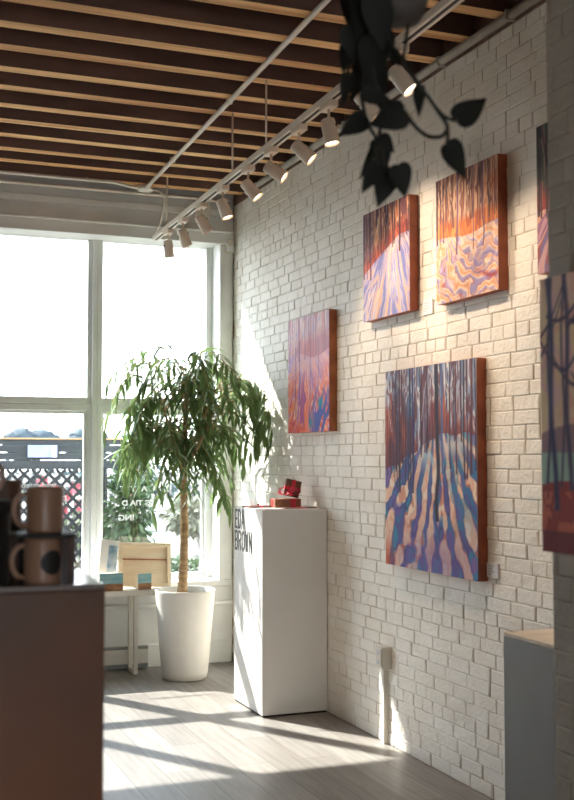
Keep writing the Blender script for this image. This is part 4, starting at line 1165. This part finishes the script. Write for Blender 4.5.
for i, (z0, z1) in enumerate(((1.50, 1.585), (1.592, 1.66), (1.667, 1.735), (1.742, 1.79))):
    MB().box((-4.2, 11.0, z0), (-0.13, 11.022, z1), 0.003, seg=1).build('board', M['fence_board'], t)
MB().box((-4.2, 10.985, 1.79), (-0.11, 11.04, 1.806), 0.003, seg=1).build('cap_rail', M['fence_cap'], t)
mb = MB(); lattice(mb, (-4.2, 11.005, 0), (-0.50, 11.005, 0), 0.10, 1.50); mb.build('lattice_panel', M['lattice'], t)
for x in (-4.15, -2.34, -0.52):
    MB().box((x - 0.045, 11.023, GZ), (x + 0.045, 11.11, 1.79), 0.004, seg=1).build('post', M['lattice'], t)
MB().box((-4.2, 10.99, 0.03), (-0.47, 11.02, 0.10), 0.003, seg=1).build('bottom_rail', M['lattice'], t)
t = thing('hanging_board', 'pale blue board hung on the top of the dark fence', 'board', (-1.1, 10.98, 1.62))
MB().box((-1.25, 10.968, 1.615), (-0.965, 10.984, 1.735), 0.003).build('board', M['board_blue'], t)
MB().box((-1.02, 10.964, 1.618), (-0.975, 10.968, 1.732)).build('white_strip', M['white_vinyl'], t)
t = thing('lattice_fence', 'side lattice fence running away from the window behind climbing plants', 'fence', (-0.3, 12.0, GZ))
mb = MB(); lattice(mb, (-0.43, 11.13, 0), (-0.22, 12.3, 0), 0.0, 1.45); mb.build('lattice_panel', M['lattice'], t)
MB().box((-0.26, 12.31, GZ), (-0.18, 12.39, 1.6), 0.004, seg=1).build('post', M['lattice'], t)
MB().box((-0.205, 11.023, GZ), (-0.135, 11.10, 1.79), 0.004, seg=1).build('post', M['post_brown'], FRONT)['label'] = 'brown end post'

def leafy(mb, c, rx, ry, rz, n, L, W, rnd):
    for i in range(n):
        while True:
            p = Vector((rnd.uniform(-1, 1), rnd.uniform(-1, 1), rnd.uniform(-1, 1)))
            if 0.35 < p.length < 1: break
        q = Vector(c) + Vector((p.x * rx, p.y * ry, p.z * rz))
        d = (p + Vector((rnd.uniform(-.6, .6), rnd.uniform(-.6, .6), rnd.uniform(-.6, .4)))).normalized()
        leaf_blade(mb, q, d, Vector((rnd.uniform(-1, 1), rnd.uniform(-1, 1), 1)), L * rnd.uniform(.7, 1.2), W * rnd.uniform(.7, 1.2), 0.5, 2)
def bush(name, label, cat, c, rx, ry, rz, n, L, W, m, seed, stem_r=0.012, group=None, lobes=5):
    rnd = random.Random(seed)
    t = thing(name, label, cat, (c[0], c[1], GZ), group)
    mb = MB()
    for k in range(lobes):
        a = 2 * math.pi * k / lobes
        off = Vector((math.cos(a) * rx * 0.45, math.sin(a) * ry * 0.45, rnd.uniform(-0.3, 0.4) * rz))
        leafy(mb, Vector(c) + off, rx * 0.62, ry * 0.62, rz * 0.6, n // lobes, L, W, rnd)
    sm = MB()
    for k in range(lobes):
        a = 2 * math.pi * k / lobes
        top = Vector(c) + Vector((math.cos(a) * rx * 0.45, math.sin(a) * ry * 0.45, 0.1 * rz))
        sm.tube([(c[0] + 0.02 * math.cos(a), c[1] + 0.02 * math.sin(a), GZ), ((c[0] + top.x) / 2, (c[1] + top.y) / 2, (GZ + top.z) / 2 + 0.1), top], [stem_r, stem_r * .8, stem_r * .4], 6)
    sm.build('stem', M['trunk_far'], t)
    mb.build('foliage', m, t)
    return t
bush('climbing_plant', 'leafy green climber over the end of the lattice fence outside', 'climbing plant', (-0.28, 10.80, 1.02), 0.22, 0.11, 0.62, 900, 0.10, 0.05, M['bush'], 4)
bush('climbing_plant', 'taller dark climber behind the fig tree, outside past the fence corner', 'climbing plant', (0.28, 13.0, 1.40), 0.24, 0.2, 0.5, 800, 0.11, 0.05, M['bush'], 5, 0.006)
bush('shrub', 'blurred green-grey shrub across the yard, right of the fig trunk', 'shrub', (3.15, 19.5, 0.42), 0.7, 0.6, 0.45, 900, 0.2, 0.12, M['shrub_pale'], 6, 0.012)
bush('shrub', 'blurred pale shrub across the yard, left of the fig trunk', 'shrub', (1.1, 20.5, 0.30), 0.7, 0.6, 0.36, 700, 0.2, 0.12, M['shrub_pale'], 7, 0.012)
bush('shrub', 'low dark shrub beyond the pot, at the bottom of the window', 'shrub', (1.55, 15.2, 0.08), 0.5, 0.35, 0.2, 400, 0.13, 0.08, M['bush'], 8, 0.015)
# flowers behind the lattice
fr = random.Random(9)
for (fx, fy, fz) in ((-0.86, 11.9, 1.28), (-0.72, 11.8, 1.20), (-0.60, 11.7, 1.12), (-0.95, 12.0, 1.36), (-0.78, 11.75, 1.06), (-1.05, 11.9, 1.22), (-0.62, 11.9, 1.30)):
    t = thing('flower', 'pink blossom seen through the dark lattice fence', 'flower', (fx, fy, GZ), 'pink blossoms behind the fence')
    MB().tube([(fx + fr.uniform(-.1, .1), fy, GZ), (fx, fy, fz * 0.5), (fx, fy, fz)], 0.006, 6).build('stem', M['flower_stem'], t)
    mb = MB()
    for k in range(9):
        a = 2 * math.pi * k / 9
        leaf_blade(mb, (fx, fy, fz), (math.cos(a), -0.6, math.sin(a)), (0, -1, 0), 0.085, 0.07, 0.3, 3)
    mb.build('petals', M['flower'], t)

# far trees
tr = random.Random(12)
for i in range(14):
    x = -3.5 + i * 3.3 + tr.uniform(-0.2, 0.2); yy = 62 + tr.uniform(-4, 6)
    h = 3.35 + tr.uniform(-0.3, 0.55)
    t = thing('tree', 'hazy tree in the far treeline beyond the fence', 'tree', (x, yy, GZ), 'far treeline')
    MB().tube([(x, yy, GZ), (x, yy, h * 0.6)], [0.16, 0.1], 8).build('trunk', M['trunk_far'], t)
    mb = MB()
    for k in range(7):
        bm = bmesh.new(); bmesh.ops.create_icosphere(bm, subdivisions=3, radius=1.0)
        rx = tr.uniform(0.6, 0.95); c0 = Vector((x + tr.uniform(-1.0, 1.0), yy + tr.uniform(-.4, .4), h - 0.75 + tr.uniform(-.45, .25)))
        for v_ in bm.verts:
            q = v_.co; f = 1 + 0.16 * math.sin(q.x * 7 + k) * math.sin(q.y * 8 + i) + 0.10 * math.sin(q.z * 13 + k * 2 + q.x * 9)
            v_.co = c0 + Vector((q.x * rx, q.y * rx, q.z * rx * 0.8)) * f
        mb.from_bm(bm, True)
    mb.build('foliage', M['tree_crown'], t)
t = thing('hedge', 'long pale hedge along the far side of the road', 'hedge', (8, 48, GZ))
mb = MB()
for k in range(46): leafy(mb, (-6 + k * 0.75, 48 + tr.uniform(-.2, .2), 0.62 + tr.uniform(-.1, .12)), 0.8, 0.6, 0.78, 36, 0.4, 0.28, tr)
mb.build('foliage', M['tree_far'], t)
sm = MB()
for k in range(46): sm.tube([(-6 + k * 0.75, 48, GZ), (-6 + k * 0.75, 48, 0.6)], 0.04, 6)
sm.build('stems', M['trunk_far'], t)

# ------------------------------------------------------------------ light
w = bpy.data.worlds.new('sky'); bpy.context.scene.world = w; w.use_nodes = True
N = w.node_tree.nodes; L = w.node_tree.links
bg = N['Background']
tc = N.new('ShaderNodeTexCoord'); sp = N.new('ShaderNodeSeparateXYZ'); L.new(tc.outputs['Generated'], sp.inputs['Vector'])
cr = N.new('ShaderNodeValToRGB'); L.new(sp.outputs['Z'], cr.inputs['Fac'])
cr.color_ramp.elements[0].position = 0.0; cr.color_ramp.elements[0].color = (0.97, 0.98, 1.0, 1)
cr.color_ramp.elements[1].position = 0.55; cr.color_ramp.elements[1].color = (0.72, 0.85, 1.0, 1)
L.new(cr.outputs['Color'], bg.inputs['Color'])
bg.inputs['Strength'].default_value = 5.5

sd = bpy.data.lights.new('sun', 'SUN'); sd.energy = 12.5; sd.color = (1.0, 0.95, 0.88); sd.angle = math.radians(0.7)
so = bpy.data.objects.new('sun', sd); COL.objects.link(so)
so.rotation_mode = 'QUATERNION'; so.rotation_quaternion = Vector((0.60, -1.0, -1.0)).to_track_quat('-Z', 'Y')
so.location = (-12, 24, 22)

# ------------------------------------------------------------------ camera
cd = bpy.data.cameras.new('camera'); cam = bpy.data.objects.new('camera', cd); COL.objects.link(cam)
cam.location = (-2.854, 0.0, 1.61)
cam.rotation_euler = (math.radians(90 + 2.988), 0, math.radians(-21.437))
cd.sensor_fit = 'VERTICAL'; cd.sensor_height = 36; cd.sensor_width = 24; cd.lens = 1111 / 800 * 36
cd.clip_start = 0.05; cd.clip_end = 400
cd.dof.use_dof = True; cd.dof.focus_distance = 6.8; cd.dof.aperture_fstop = 3.8
sc = bpy.context.scene
sc.camera = cam
sc.view_settings.view_transform = 'Standard'; sc.view_settings.look = 'None'
sc.view_settings.exposure = 0.66; sc.view_settings.gamma = 1.0; sc.view_settings.use_curve_mapping = False
sc.cycles.max_bounces = 12; sc.cycles.diffuse_bounces = 8; sc.cycles.transparent_max_bounces = 16
sc.cycles.use_denoising = True
sc.cycles.sample_clamp_indirect = 8.0
